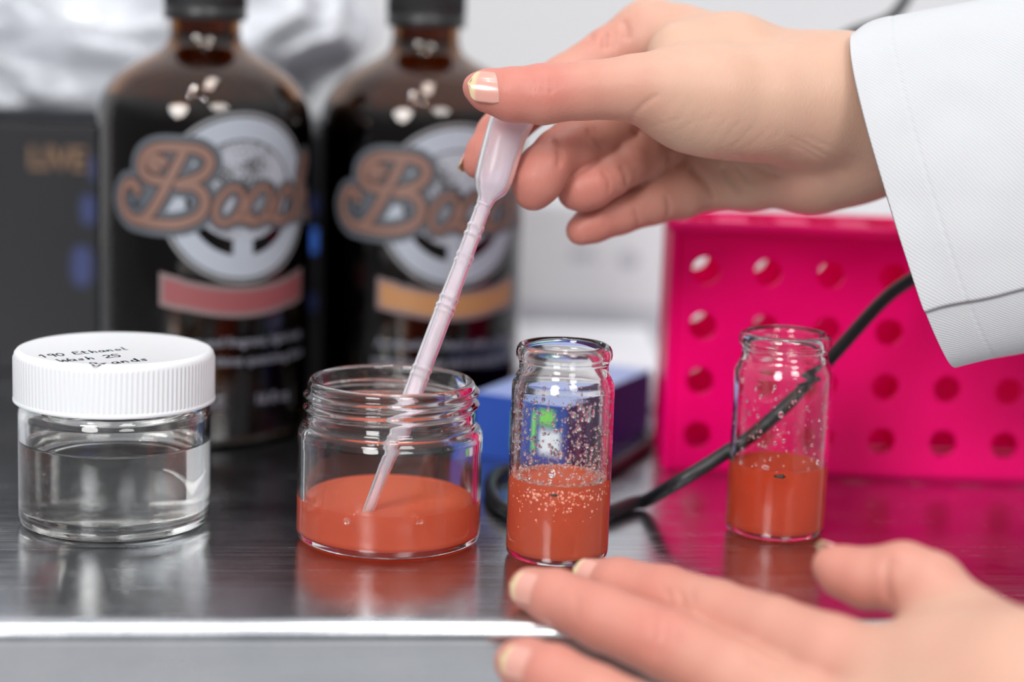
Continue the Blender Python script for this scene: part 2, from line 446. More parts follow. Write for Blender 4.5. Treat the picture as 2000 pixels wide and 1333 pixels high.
# ------------------------------------------------------------------ vials
rng = random.Random(4)
def make_vial(name, px, py, wpx, H, lz, mat, label, ndrop, seed):
    loc = on_z(px, py, T)
    R = wpx / 2 / (FPX / proj(loc)[2]) / MM
    print(name, loc, R, proj(loc)[2])
    t = thing(name, loc, label, 'vial', 'glass vials of orange drink on the bench')
    k = R / 14.0; h = H / 57.0
    prof = [(0, .8), (9*k, .8), (11*k, .2), (12*k, 0), (13.2*k, .4), (13.8*k, 1.4), (R, 2.6), (R, 40*h), (R, 45*h), (13.9*k, 46.6*h), (13.3*k, 48*h), (12.6*k, 49.2*h),
            (12.2*k, 50.2*h), (12.1*k, 51.6*h), (12.3*k, 52.6*h), (13.0*k, 53.6*h), (13.1*k, 54.6*h), (12.9*k, 55.8*h), (12.4*k, 56.6*h), (11.7*k, 57*h), (11*k, 56.8*h), (10.6*k, 56.2*h), (10.3*k, 55*h),
            (10.3*k, 51.4*h), (10.8*k, 49.8*h), (12*k, 47.6*h), (12.7*k, 45.5*h), (12.8*k, 43*h), (12.8*k, 4), (12*k, 2.6), (10*k, 2), (0, 2)]
    rg = random.Random(seed)
    ph = [rg.uniform(0, 6.28) for _ in range(6)]
    def rf(tt, r, z, i):
        a = min(1, max(0, (z - 36*h) / 6)) * 0.10 + 0.02
        w = math.sin(2*tt + ph[0] + z*.09) + .7*math.sin(3*tt + ph[1] - z*.13) + .5*math.sin(5*tt + ph[2] + z*.2)
        rr = r + a * w * .6
        if z < 0.15 and 11.5*k < r < 12.6*k: rr = r
        return rr
    dn = resample(prof, .6)
    v, f = lathe(dn, 128, rf, loc)
    # little knurls around the foot
    mesh_obj('glass_body', v, f, M_glass, t)
    mbk = MB()
    for q in range(72):
        a = 2*math.pi*q/72
        c = np.array([loc[0] + 12.75*k*MM*math.cos(a), loc[1] + 12.75*k*MM*math.sin(a), loc[2] + .33*MM])
        mbk.add([c + .33*MM*x for x in ICO1[0]], ICO1[1])
    mbk.build('foot_knurling', M_glass, t)
    lq = liquid(loc, 12.8*k, 2.0, lz, mat, t, .5, rb=2)
    # droplets clinging to the inner wall
    mbd = MB()
    Ri = 12.8*k
    for _ in range(ndrop):
        a = rg.uniform(0, 2*math.pi)
        zz = lz + 1.0 + (46*h - lz - 1) * rg.random() ** (1.5 if seed == 1 else 1.2)
        if zz > 44*h: continue
        s = min(0.75, rg.lognormvariate(math.log(.25), .45))
        er = np.array([math.cos(a), math.sin(a), 0]); et = np.array([-er[1], er[0], 0])
        c = np.array(loc) + er * (Ri - .03 - s*.15) * MM + np.array([0, 0, zz*MM])
        st = rg.uniform(1, 1.35)
        vv = [c + MM*s*(.7*x[0]*er + x[1]*et + st*x[2]*np.array([0, 0, 1])) for x in (ICO2[0] if s > .3 else ICO1[0])]
        mbd.add(vv, ICO2[1] if s > .3 else ICO1[1])
    o = mbd.build('condensation_droplets', M_drop, t); tag(o, kind='stuff')
    return t, loc, k, h, lq
vial_a, VA, ka, ha, lqa = make_vial('glass_vial', 1087, 1086, 199, 57.5, 21.6, M_orange,
    'glass vial of fizzy orange drink with foam, fingertips at its foot', 900, 1)
vial_b, VB, kb, hb, lqb = make_vial('glass_vial', 1512, 1039, 191, 57.5, 20.0, M_red_orange,
    'glass vial of flat red orange drink with dark seed, before the pink rack', 330, 2)
M_bub = pbr('bubble_pink', (1.0, .50, .36), .1, spec=.8)
def bubbles(loc, k, lz, n, parent, zlo, seed, foam=True, name='rising_bubbles'):
    rg = random.Random(seed); mbb = MB(); Ri = 12.8*k
    for _ in range(n):
        a = -math.pi/2 + rg.gauss(0, .75)
        d = abs(rg.gauss(0, .38)); zz = lz - .5 - d * (lz - zlo)
        if zz < 3: continue
        s = rg.uniform(.22, .62) * (1 if rg.random() < .6 else .55)
        r = Ri - s*.62
        c = np.array(loc) + MM*np.array([r*math.cos(a), r*math.sin(a), zz])
        mbb.add([c + MM*s*x for x in ICO2[0]], ICO2[1])
    o = mbb.build(name, M_bub, parent); tag(o, kind='stuff')
bubbles(VA, ka, 21.6, 230, lqa, 12, 5)
M_foam = pbr('pale_pink_foam', (1.0, .62, .52), .15, trans=.55, ior=1.2)
mbf = MB(); rg = random.Random(9)
for _ in range(650):
    a = rg.uniform(0, 6.283); r = 12.6*ka * (1 - abs(rg.gauss(0, .10)))
    if r < 2: continue
    s = rg.uniform(.14, .42)
    c = np.array(VA) + MM*np.array([r*math.cos(a), r*math.sin(a), 21.6 + rg.uniform(-.1, .7)])
    mbf.add([c + MM*s*x for x in ICO1[0]], ICO1[1])
tag(mbf.build('foam', M_foam, lqa), kind='stuff')
# bigger drips on the near vial
mbg = MB()
for px, py, s, st in ((1148, 812, 1.15, 2.0), (1128, 835, .7, 1.7), (1129, 870, .8, 1.3), (1078, 925, 1.2, 1.3), (1112, 792, .7, 1), (1110, 745, .5, 1), (1076, 735, .55, 1)):
    for side in (1,):
        P = on_z(px, py, T)
        # intersect the view ray with the inner cylinder (near side)
        v_ = ray(px, py); o_ = CAM - np.array(VA); Ri = 12.7*ka*MM
        A_ = v_[0]**2 + v_[1]**2; B_ = 2*(o_[0]*v_[0] + o_[1]*v_[1]); C_ = o_[0]**2 + o_[1]**2 - Ri**2
        disc = B_*B_ - 4*A_*C_
        if disc <= 0: continue
        tt = (-B_ - math.sqrt(disc)) / (2*A_)
        P = CAM + v_*tt
        er = np.array([P[0]-VA[0], P[1]-VA[1], 0]); er /= np.linalg.norm(er); et = np.array([-er[1], er[0], 0])
        mbg.add([P + MM*s*(.45*x[0]*er + .8*x[1]*et + st*.8*x[2]*np.array([0, 0, 1])) for x in ICO2[0]], ICO2[1])
tag(mbg.build('condensation_drips', M_drop, vial_a), kind='stuff')
# seeds floating on the liquid
def seed_obj(loc, px, py, z, s, parent):
    P = on_z(px, py, loc[2] + z*MM); mbs = MB()
    mbs.add([P + MM*s*np.array([x[0]*1.5, x[1]*.8, x[2]*.45]) for x in ICO2[0]], ICO2[1])
    mbs.add([P + MM*s*np.array([x[0]*.7 + .5, x[1]*.9, x[2]*.55]) for x in ICO2[0]], ICO2[1])
    return mbs.build('dark_seed', M_seed, parent)
M_seed = pbr('dark_seed', (.02, .005, .003), .4)
tag(seed_obj(VB, 1523, 931, 20.3, 1.15, lqb), 'small dark seed floating on the drink')
seed_obj(VA, 1082, 968, 22.0, .8, lqa)
# clusters of bubbles floating in far vial and middle jar
mbb = MB(); rg = random.Random(3)
for px, py, n_, sp in ((1450, 926, 8, .8), (1575, 935, 10, .9), (1500, 950, 3, .5)):
    P = on_z(px, py, VB[2] + 20.1*MM)
    dv = P[:2] - VB[:2]; q = np.linalg.norm(dv)
    if q > 11.8*kb*MM: P[:2] = VB[:2] + dv/q*11.8*kb*MM
    for _ in range(n_):
        s = rg.uniform(.2, .5)
        mbb.add([P + MM*np.array([rg.gauss(0, sp), rg.gauss(0, sp*.5), s*.3]) * 1 + MM*s*x for x in [np.array(y) for y in ICO2[0]]], ICO2[1]) if False else None
        c = P + MM*np.array([rg.gauss(0, sp), rg.gauss(0, sp*.5), .1])
        mbb.add([c + MM*s*x for x in ICO2[0]], ICO2[1])
tag(mbb.build('surface_bubbles', M_drop, lqb), kind='stuff')
mbb = MB()
for px, py, s in ((677, 1018, .9), (823, 1020, .6), (815, 1022, .35), (770, 1012, .3), (750, 1008, .35)):
    P = on_z(px, py, JM[2] + 11.9*MM)
    mbb.add([P + MM*s*x for x in ICO2[0]], ICO2[1])
tag(mbb.build('surface_bubbles', M_drop, jar_m), kind='stuff')

# ------------------------------------------------------------------ amber bottles
def text_mesh(s, size, bold=False):
    cu = bpy.data.curves.new('t', 'FONT'); cu.body = s; cu.size = size; cu.align_x = 'CENTER'; cu.align_y = 'CENTER'
    if bold: cu.offset = size * .02
    cu.resolution_u = 2
    o = bpy.data.objects.new('t', cu); COL.objects.link(o)
    dg = bpy.context.evaluated_depsgraph_get()
    me = bpy.data.meshes.new_from_object(o.evaluated_get(dg))
    v = [tuple(x.co) for x in me.vertices]; f = [tuple(p.vertices) for p in me.polygons]
    bpy.data.objects.remove(o); bpy.data.meshes.remove(me); bpy.data.curves.remove(cu)
    return v, f
WORD = {  # script lettering in mm, baseline 0, about the label centre
 'B': [[(-27, 9), (-29, 12), (-33, 11.5), (-36, 6), (-34, 0), (-28, -3.5), (-22, -1), (-16, 8), (-10, 20), (-7, 26)],
       [(-16, 14), (-21, 14.5), (-25, 18), (-24, 24), (-18, 28), (-8, 28.5), (0, 27.5), (4, 23), (1, 17), (-7, 13.5), (-9, 12.5), (-2, 12), (2, 7), (0, 0), (-8, -4), (-18, -4.5), (-28, -3.5)],
       [(-18, 19), (-21, 21), (-19, 23.5), (-15, 22)]],
 'o1': [[(12.5, 11), (8, 11.5), (3.5, 6), (2.5, 0), (5, -3.4), (9.5, -1.5), (13, 5), (12.5, 11)], [(10, -1), (14, -2.2), (17, -1)]],
 'o2': [[(24.5, 11), (20, 11.5), (15.5, 6), (14.5, 0), (17, -3.4), (21.5, -1.5), (25, 5), (24.5, 11)], [(22, -1), (26, -2.2), (29, -1)]],
 'c': [[(36.5, 7), (35, 11), (31, 9), (27.5, 2.5), (28, -2.5), (32, -3.2), (38, 0)]],
 'h': [[(38, 0), (44, 12), (48, 22), (46, 25), (43, 19), (41, 8), (39.5, -3), (43, 5), (47, 8.5), (48.5, 5), (48, -1), (52, -2.5)]],
}
def make_bottle(loc, R, fluid_z, banner_col, lines, label, phi0, zc, cap_z):
    t = thing('amber_bottle', loc, label, 'bottle', 'amber bottles in front of the black carton')
    k = R / 35.5
    sh = [(35.5, 98), (35.5, 103), (35.1, 107), (34, 111.5), (31.8, 115.5), (28.4, 119.6), (24, 122.8), (19.5, 125.2), (16, 127), (13.2, 129), (12, 131.5), (11.6, 134), (11.6, 136)]
    shs = [tuple(q) for q in spline(sh, 6)]
    outer = [(0, 2.2), (24, 1.6), (29, .3), (31, 0), (33.6, .8), (35, 2.6), (35.5, 5), (35.5, 60)] + shs + [(11.6, 150), (9.2, 150)]
    inner = [(9.0, 136)] + [(max(9, r - 2.9), z - (1.6 if r < 34 else .3)) for r, z in reversed(shs[:-8])] + [(32.6, 60), (32.5, 8), (31, 5), (27, 3.8), (0, 5)]
    pr = [(r*k, z) for r, z in outer + inner]
    v, f = lathe([tuple(p) for p in pr], 128, None, loc)
    mesh_obj('glass_body', v, f, M_amber, t)
    # drink inside, filled to the shoulder
    lp = [(0, 4.9)] + [(r*k + .03, z) for r, z in reversed(inner[:-1]) if z < fluid_z]
    lp += [(lp[-1][0], fluid_z), (0, fluid_z)]
    v, f = lathe(lp, 96, None, loc)
    o = mesh_obj('drink', v, f, M_dark_liquid, t); o.modifiers.new('es', 'EDGE_SPLIT').split_angle = math.radians(60)
    # black ribbed cap
    c0 = 137.5 + cap_z
    cp = [(12.4, c0), (13.4, c0), (13.6, c0 + .4), (13.6, c0 + 3.6), (13.1, c0 + 4.0), (13.4, c0 + 4.4), (13.4, c0 + 15.5), (12.9, c0 + 16.8), (12, c0 + 17.2), (0, c0 + 17.2)]
    cp = cp + [(0, c0 + 15), (12.2, c0 + 15), (12.4, c0)]
    v, f = lathe([(r*k, z) for r, z in cp], 240, lambda tt, r, z, i: r + (.18*math.cos(tt*60) if i in (5, 6) else 0), loc)
    mesh_obj('cap', v, f, M_cap, t)
    # printed label, wrapped on the cylinder
    def wrap(x, z, e):
        a = -math.pi/2 + phi0 + x / R
        rr = (R + e) * MM
        return np.array([loc[0] + rr*math.cos(a), loc[1] + rr*math.sin(a), loc[2] + (zc + z)*MM])
    def dec(name, pieces, e, mat, lb=None, parent=t):
        q = MB()
        for vv, ff in pieces: q.add([wrap(p[0], p[1], e) for p in vv], ff)
        o = q.build(name, mat, parent); 
        if lb: tag(o, lb)
        return o
    def ann(r0, r1, n=96, m=4):
        v, f = [], []
        for j in range(m + 1):
            rr = r0 + (r1 - r0)*j/m
            for i in range(n): v.append((rr*math.cos(2*math.pi*i/n), rr*math.sin(2*math.pi*i/n)))
        for j in range(m):
            for i in range(n): f.append((j*n+i, j*n+(i+1) % n, (j+1)*n+(i+1) % n, (j+1)*n+i))
        return v, f
    emb = dec('round_emblem', [ann(18.6, 25.6)], .10, M_lab_white, 'white ring with a tree inside')
    dec('emblem_rim', [ann(26.3, 27.4, m=1)], .10, M_lab_grey, parent=emb)
    can = []
    v, f = ann(0.3, 17.2, m=12)
    v = [(x, y*.92 + 2.2) for x, y in v]
    dec('tree', [(v, f)], .08, M_lab_tree, parent=emb)
    tr = ribbon2d([(0, -22), (0, -12), (.5, -4)], [7, 6.5, 5]); dec('tree_trunk', [tr], .11, M_lab_white, parent=emb)
    def wmap(p, key):
        x, z = p[0] - 4, p[1]
        return ((.77*x - 10.8 if key == 'B' else .83*x - 7.8), (z + 4.5)*.74 - 8.7)
    strokes = [[wmap(p, key) for p in spline(st, 8)] for key, L in WORD.items() for st in L]
    nB = len(WORD['B'])
    def sw(a, b): return [ribbon2d(st, a if i < nB else b) for i, st in enumerate(strokes)]
    wm = dec('script_lettering', sw(2.7, 1.9), .34, M_lab_copper, 'copper script lettering outlined in grey')
    dec('lettering_outline', sw(4.4, 3.3), .24, M_lab_slate, parent=wm)
    dec('lettering_halo', sw(8.0, 5.6), .16, M_lab_halo, parent=wm)
    # banner
    def banner(off, zo, hh):
        vv, ff = [], []
        xs_ = np.linspace(-25.5 - off, 25.5 + off, 41)
        for x in xs_:
            zc_ = -30.2 - 3.2*math.cos(x / 27 * math.pi/2*1.15) + zo
            h_ = hh + off
            if abs(x) > 20: h_ += 0.8
            vv += [(x, zc_ + h_/2), (x, zc_), (x, zc_ - h_/2)]
        for i in range(len(xs_) - 1):
            ff += [(i*3, i*3+1, i*3+4, i*3+3), (i*3+1, i*3+2, i*3+5, i*3+4)]
        return vv, ff
    bn = dec('banner', [banner(0, 0, 6.8)], .2, banner_col, 'coloured ribbon banner')
    dec('banner_edge', [banner(1.4, 0, 8.6)], .12, M_lab_edge, parent=bn)
    tp = []
    for s, x, z, size in lines:
        v, f = text_mesh(s, size, True); tp.append(([(p[0] + x, p[1] + z) for p in v], f))
    dec('small_print', tp, .14, M_lab_print, 'pale small print')
    return t
M_cap = pbr('black_cap_plastic', (0.015, 0.015, 0.016), .35)
M_lab_white = pbr('label_pale_grey', (.30, .325, .37), .5)
M_lab_grey = pbr('label_ring_grey', (.20, .20, .21), .5)
M_lab_copper = pbr('label_copper', (.19, .105, .082), .5)
M_lab_slate = pbr('label_dark_brown', (.05, .028, .025), .5)
M_lab_halo = pbr('label_slate_grey', (.075, .085, .10), .5)
M_lab_edge = pbr('label_edge_grey', (.17, .12, .12), .5)
M_lab_print = pbr('label_small_print', (.15,.15,.18), .5)
M_ban_red = pbr('label_dusty_red', (.20, .05, .055), .5)
M_ban_orange = pbr('label_amber_orange', (.36, .17, .065), .5)
mt, nt, bs = newmat('label_tree_speckle')
nz = N(nt, 'ShaderNodeTexNoise', Scale=900.0, Detail=3.0); nt.links.new(objcoord(nt), nz.inputs['Vector'])
n3 = N(nt, 'ShaderNodeTexNoise', Scale=90.0, Detail=2.0); nt.links.new(objcoord(nt), n3.inputs['Vector'])
ad = N(nt, 'ShaderNodeMath', operation='ADD'); nt.links.new(nz.outputs[0], ad.inputs[0]); nt.links.new(n3.outputs[0], ad.inputs[1])
hf = N(nt, 'ShaderNodeMath', operation='MULTIPLY'); hf.inputs[1].default_value = .5; nt.links.new(ad.outputs[0], hf.inputs[0])
nt.links.new(ramp(nt, hf.outputs[0], [(.40, (.03, .028, .026)), (.48, (.30, .31, .35))]), bs.inputs['Base Color']); bs.inputs['Roughness'].default_value = .5
M_lab_tree = mt

def bottle_loc(px, wpx, R):
    d = R*2*MM / wpx * FPX
    # point on the bench whose depth is d
    lo, hi = 700, 1100
    for _ in range(40):
        mid = (lo + hi)/2
        if proj(on_z(px, mid, T))[2] > d: lo = mid
        else: hi = mid
    return on_z(px, lo, T)
BL = bottle_loc(396, 405, 35.5); BR = bottle_loc(812, 390, 35.5)
print('bottles', BL, proj(BL), BR, proj(BR))
def zat(px, py, loc):
    """height above the bench where the view ray meets the bottle's axis plane"""
    P = on_y(px, py, loc[1]); return (P[2] - T)/MM
def zfront(px, py, loc, R=35.5):
    P = on_y(px, py, loc[1] - R*MM); return (P[2] - T)/MM
print('emblem z', zfront(458, 391, BL), zfront(865, 410, BR), 'shoulder', zat(200, 200, BL), 'cap', zat(405, 42, BL), zat(835, 42, BR), 'neck', zat(345, 115, BL))
bt1 = make_bottle(BL, 35.5, 112, M_ban_red, [('A sweet and fragrant, light body', 0, -46.5, 4.2), ('and tart, thirst quenching finish', 2, -52.8, 4.2), ('16 fl oz', 12, -66, 5), ('ALC', -10, -66, 5)],
    'left amber glass bottle with black cap and dusty red label banner', math.radians(30), 82.0, 0)
bt2 = make_bottle(BR, 35.5, 110, M_ban_orange, [('A refreshing blend with a bright', 0, -46.5, 4.2), ('tropical aroma and smooth finish', 0, -52.8, 4.2), ('16 fl oz', 12, -66, 5), ('ALC', -10, -66, 5)],
    'right amber glass bottle with black cap and orange label banner', math.radians(23), 79.5, 0)

# ------------------------------------------------------------------ black carton, plastic bag, white carton, blue box
YC = 0.700
def cardboard(name, col, rough=.5): 
    mt, nt, b = newmat(name); b.inputs['Base Color'].default_value = (*col, 1); b.inputs['Roughness'].default_value = rough; b.inputs['Specular IOR Level'].default_value = .22
    nz = N(nt, 'ShaderNodeTexNoise', Scale=300.0, Detail=3.0); nt.links.new(objcoord(nt), nz.inputs['Vector']); bump(nt, b, nz.outputs[0], .1, .0005)
    return mt
PTL, PTR = on_y(-260, 228, YC), on_y(985, 262, YC)
ztop = (on_y(100, 240, YC)[2])
bc = thing('black_carton', ((PTL[0]+PTR[0])/2, YC + .06, T), 'large matt black printed carton standing behind the amber bottles', 'box')
q = MB(); q.box(PTL[0], PTR[0], YC, YC + .13, T, ztop)
q.build('carton_body', cardboard('black_card', (.014, .014, .016), .45), bc, bevel=.0015)
M_gold = pbr('faded_gold_print', (.16, .09, .045), .5); M_blue_print = pbr('blue_print', (.02, .03, .11), .5); M_blue_dot = pbr('bright_blue_print', (.07, .22, .85), .5)
def front_print(name, pieces, mat, parent, y):
    q = MB()
    for vv, ff in pieces: q.add([(p[0], y, p[1]) for p in vv], ff)
    return q.build(name, mat, parent, smooth=False)
v, f = text_mesh('LIVE', .012, True)
P = on_y(112, 312, YC)
front_print('gold_print', [([(P[0] + x*1.0, P[2] + y) for x, y, _ in v], f)], M_gold, bc, YC - .0003)
def blob(px, py, w, h, y, n=24):
    P = on_y(px, py, y); S = P[1] / FPX
    v = [(P[0], P[2])] + [(P[0] + w*S/2*math.copysign(abs(math.cos(a))**.7, math.cos(a)), P[2] + h*S/2*math.copysign(abs(math.sin(a))**.7, math.sin(a))) for a in [2*math.pi*i/n for i in range(n)]]
    return v, [(0, 1+i, 1+(i+1) % n) for i in range(n)]
for _b in ((188, 330, 20, 50), (172, 410, 26, 60), (160, 520, 40, 80), (613, 400, 24, 40), (612, 590, 28, 34)):
    front_print('blue_print', [blob(*_b, YC)], M_blue_print, bc, YC - .0003)
front_print('blue_dot', [blob(613, 470, 34, 48, YC)], M_blue_dot, bc, YC - .0005)

# crumpled clear plastic bag lying on the black carton
def noise3(p, s, sd):
    from mathutils import noise
    return noise.noise(Vector((p[0]*s + sd, p[1]*s, p[2]*s)))
def bag():
    A = on_y(-300, 0, YC + .05); B = on_y(700, 0, YC + .05)
    cx, w = (A[0]+B[0])/2, (B[0]-A[0])/2
    cy, d = YC + .068, .055; z0 = ztop; H = .085
    v, f = [], []
    n, mrow = 220, 90
    for j in range(mrow + 1):
        u = j/mrow
        s = math.sin(math.pi*min(1, .12 + .88*u)) ** .55 if u < 1 else 0
        for i in range(n):
            a = 2*math.pi*i/n
            x = cx + w*s*math.copysign(abs(math.cos(a))**.5, math.cos(a)); y = cy + d*s*math.copysign(abs(math.sin(a))**.7, math.sin(a))
            z = z0 + .0006 + H*u**.9*(1 - .25*((x-cx)/w)**2)
            p = (x, y, z)
            k = .010*(1-abs(noise3(p, 22, 1))*2) + .006*(1-abs(noise3(p, 55, 5))*2) + .002*noise3(p, 160, 9)
            if u < .03: k = 0
            v.append((x + k*math.cos(a)*.5, y + k*math.sin(a)*1.2, max(z0 + .0004, z + (k*.6 if u > .1 else 0))))
    for j in range(mrow):
        for i in range(n):
            i2 = (i+1) % n
            f.append((j*n+i, j*n+i2, (j+1)*n+i2, (j+1)*n+i))
    f.append(tuple(range(n-1, -1, -1))); f.append(tuple(mrow*n + i for i in range(n)))
    o = mesh_obj('plastic_bag', v, f, M_bag)
    return tag(o, 'crumpled shiny whitish plastic bag lying on top of the black carton', 'bag')
mt, nt, bs = newmat('milky_plastic_film')
bs.inputs['Base Color'].default_value = (.70, .72, .77, 1); bs.inputs['Roughness'].default_value = .2; bs.inputs['Transmission Weight'].default_value = .25
M_bag = mt
bag()

# white carton with grey print behind, paper stack, blue box
YW = 0.80
A, B = on_y(1010, 440, YW), on_y(1420, 455, YW)
zt2 = on_y(1130, 400, YW)[2]; 
wc = thing('white_carton', ((A[0]+B[0])/2, YW + .05, T), 'white carton with faint grey printing standing behind the blue box', 'box')
q = MB(); q.box(A[0]-.02, B[0], YW, YW + .12, T, zt2); q.build('carton_body', cardboard('white_card', (.62, .63, .65)), wc, bevel=.001)
M_gp = pbr('grey_print', (.42, .43, .47), .6); M_gp2 = pbr('pale_grey_print', (.47, .48, .52), .6)
def rect(px0, py0, px1, py1, y):
    P, Q = on_y(px0, py0, y), on_y(px1, py1, y)
    return [(P[0], P[2]), (Q[0], P[2]), (Q[0], Q[2]), (P[0], Q[2])], [(0, 1, 2, 3)]
front_print('grey_marks', [blob(1135, 498, 44, 22, YW), blob(1228, 508, 40, 34, YW), blob(1168, 505, 12, 10, YW)], M_gp, wc, YW - .0003)
front_print('grey_band', [rect(1012, 590, 1290, 668, YW)], M_gp2, wc, YW - .0002)
# blue printed box, turned
CN = on_z(1108, 918, T)
bx = thing('blue_box', (CN[0], CN[1], T), 'low blue and purple printed box lying on the bench behind the near vial', 'box')
dirR = on_z(1268, 838, T) - CN; dirL = on_z(952, 905, T) - CN
dirR = np.array([dirR[0], dirR[1], 0]) * 1.0; dirR_n = dirR/np.linalg.norm(dirR)
dirL_n = np.array([-dirR_n[1], dirR_n[0], 0])
LR, LL = np.linalg.norm(dirR), .034
HB = .0215
def bxp(a, c, z): return CN + dirR_n*a + dirL_n*c + np.array([0, 0, z])
v = [bxp(a, c, z) for a in (0, LR) for c in (0, LL) for z in (0, HB)]
M_bpurple = pbr('purple_card', (.06, .0, .11), .7); M_bblue = pbr('blue_card', (.012, .05, .28), .35); M_btop = pbr('pale_blue_card', (.30, .38, .68), .35)
q = MB(); q.add(v, [(0, 1, 3, 2), (4, 6, 7, 5), (0, 4, 5, 1), (2, 3, 7, 6), (0, 2, 6, 4), (1, 5, 7, 3)])
M_bpurple.node_tree.nodes['Principled BSDF'].inputs['Specular IOR Level'].default_value = .1
ob = q.build('box_body', M_bpurple, bx, smooth=False, bevel=.0006)
ob.data.materials.append(M_bblue); ob.data.materials.append(M_btop)
ob.data.polygons[0].material_index = 1; ob.data.polygons[5].material_index = 2
q = MB(); e = -.0003
M_bgreen = pbr('green_print', (.18, .6, .10), .4); M_bwhite = pbr('white_print', (.75, .8, .85), .4)
def face_left(c0, c1, z0, z1):
    n_ = -dirR_n*.0003
    return [bxp(0, c0, z0)+n_, bxp(0, c1, z0)+n_, bxp(0, c1, z1)+n_, bxp(0, c0, z1)+n_], [(0, 3, 2, 1)]
for c0, c1, z0, z1 in ((.003, .014, .004, .012),):
    q.add(*face_left(c0, c1, z0, z1))
q.build('white_print', M_bwhite, ob, smooth=False)
q = MB()
for c0, c1, z0, z1 in ((.0165, .0195, .004, .017), (.006, .0145, .0135, .0185)):
    q = MB(); q.add(*face_left(c0, c1, z0, z1)); q.build('green_print', M_bgreen, ob, smooth=False)
# stack of white paper towels behind the blue box
P0, P1 = on_y(985, 724, .672), on_y(1300, 730, .672)
q = MB(); nsh = 9; hh_ = (P0[2] - T)/nsh
rj = random.Random(2)
for j in range(nsh):
    dx, dy = rj.uniform(-.0008, .0008), rj.uniform(-.0008, .0008)
    z = T + .0002 + j*hh_
    vv = [(x, y, zz) for x in (P0[0]+dx, P1[0]+dx) for y in (.672+dy, .785+dy) for zz in (z, z + hh_*.93)]
    q.add(vv, [(0, 1, 3, 2), (4, 6, 7, 5), (0, 4, 5, 1), (2, 3, 7, 6), (0, 2, 6, 4), (1, 5, 7, 3)])
tag(q.build('paper_towels', pbr('white_paper', (.72, .72, .76), .7), smooth=False, bevel=.0004), 'stack of white folded paper towels behind the blue box', 'paper towels')

# ------------------------------------------------------------------ pink rack
RB = on_z(1292, 922, T)
YR = RB[1]
XL = RB[0]; zr = on_y(1315, 437, YR)[2] - T
print('rack', RB, 'h', zr, 'depth', proj(RB)[2])
rk = thing('pink_rack', (XL + .07, YR + .03, T), 'bright pink plastic rack with rows of round holes', 'rack')
DR, LRk, WT = .040, .150, .0022
def hole_panel(x0, x1, z0, z1, holes, rad, y0, y1):
    """plate in XZ with round through holes, made by bmesh triangulation of a grid of cells"""
    q = MB()
    xs_ = sorted(set([x0, x1] + [c for c in colx])); return q
colw = .0196; roww = .0176; hr = .0044
cols = [XL + .0108 + colw*i for i in range(7)]
rows_ = [.0125 + roww*i for i in range(4)]
def holed_plate(name, u_edges, w_edges, cu, cw, rad, place, thick):
    """plate over u,w; each cell with a centre in cu x cw gets a round hole. place(u,w,t)->xyz"""
    q = MB(); ns = 24
    for i in range(len(u_edges)-1):
        for j in range(len(w_edges)-1):
            u0, u1, w0, w1 = u_edges[i], u_edges[i+1], w_edges[j], w_edges[j+1]
            hc = [(a, b_) for a in cu for b_ in cw if u0 < a < u1 and w0 < b_ < w1]
            if not hc:
                for t_ in (0, thick):
                    q.add([place(u0, w0, t_), place(u1, w0, t_), place(u1, w1, t_), place(u0, w1, t_)], [(0, 1, 2, 3) if t_ == 0 else (3, 2, 1, 0)])
                continue
            a, b_ = hc[0]
            ring, out = [], []
            for k in range(ns):
                th = 2*math.pi*(k+.5)/ns; c, s = math.cos(th), math.sin(th)
                ring.append((a + rad*c, b_ + rad*s))
                tu = ((u1-a)/c if c > 0 else (u0-a)/c) if abs(c) > 1e-9 else 1e9
                tw = ((w1-b_)/s if s > 0 else (w0-b_)/s) if abs(s) > 1e-9 else 1e9
                m_ = min(tu, tw); out.append((a + m_*c, b_ + m_*s))
            # insert corners
            for t_ in (0, thick):
                vv = [place(*p, t_) for p in ring] + [place(*p, t_) for p in out]
                ff = [(k, (k+1) % ns, ns + (k+1) % ns, ns + k) for k in range(ns)]
                q.add(vv, ff if t_ else [tuple(reversed(x)) for x in ff])
                for (cu_, cw_) in ((u0, w0), (u1, w0), (u1, w1), (u0, w1)):
                    # corner triangle
                    near = sorted(range(ns), key=lambda k: (out[k][0]-cu_)**2 + (out[k][1]-cw_)**2)[:2]
                    q.add([place(cu_, cw_, t_), place(*out[near[0]], t_), place(*out[near[1]], t_)], [(0, 1, 2)])
            vv = [place(*p, 0) for p in ring] + [place(*p, thick) for p in ring]
            q.add(vv, [(k, (k+1) % ns, ns+(k+1) % ns, ns+k) for k in range(ns)])
    return q
ue = [XL + .003] + [c + colw/2 for c in cols[:-1]] + [XL + LRk]
we = [.002] + [r + roww/2 for r in rows_] + [zr - .001]
fr = holed_plate('front', ue, we, cols, rows_, hr, lambda u, w, t_: (u, YR + t_, T + w), WT)
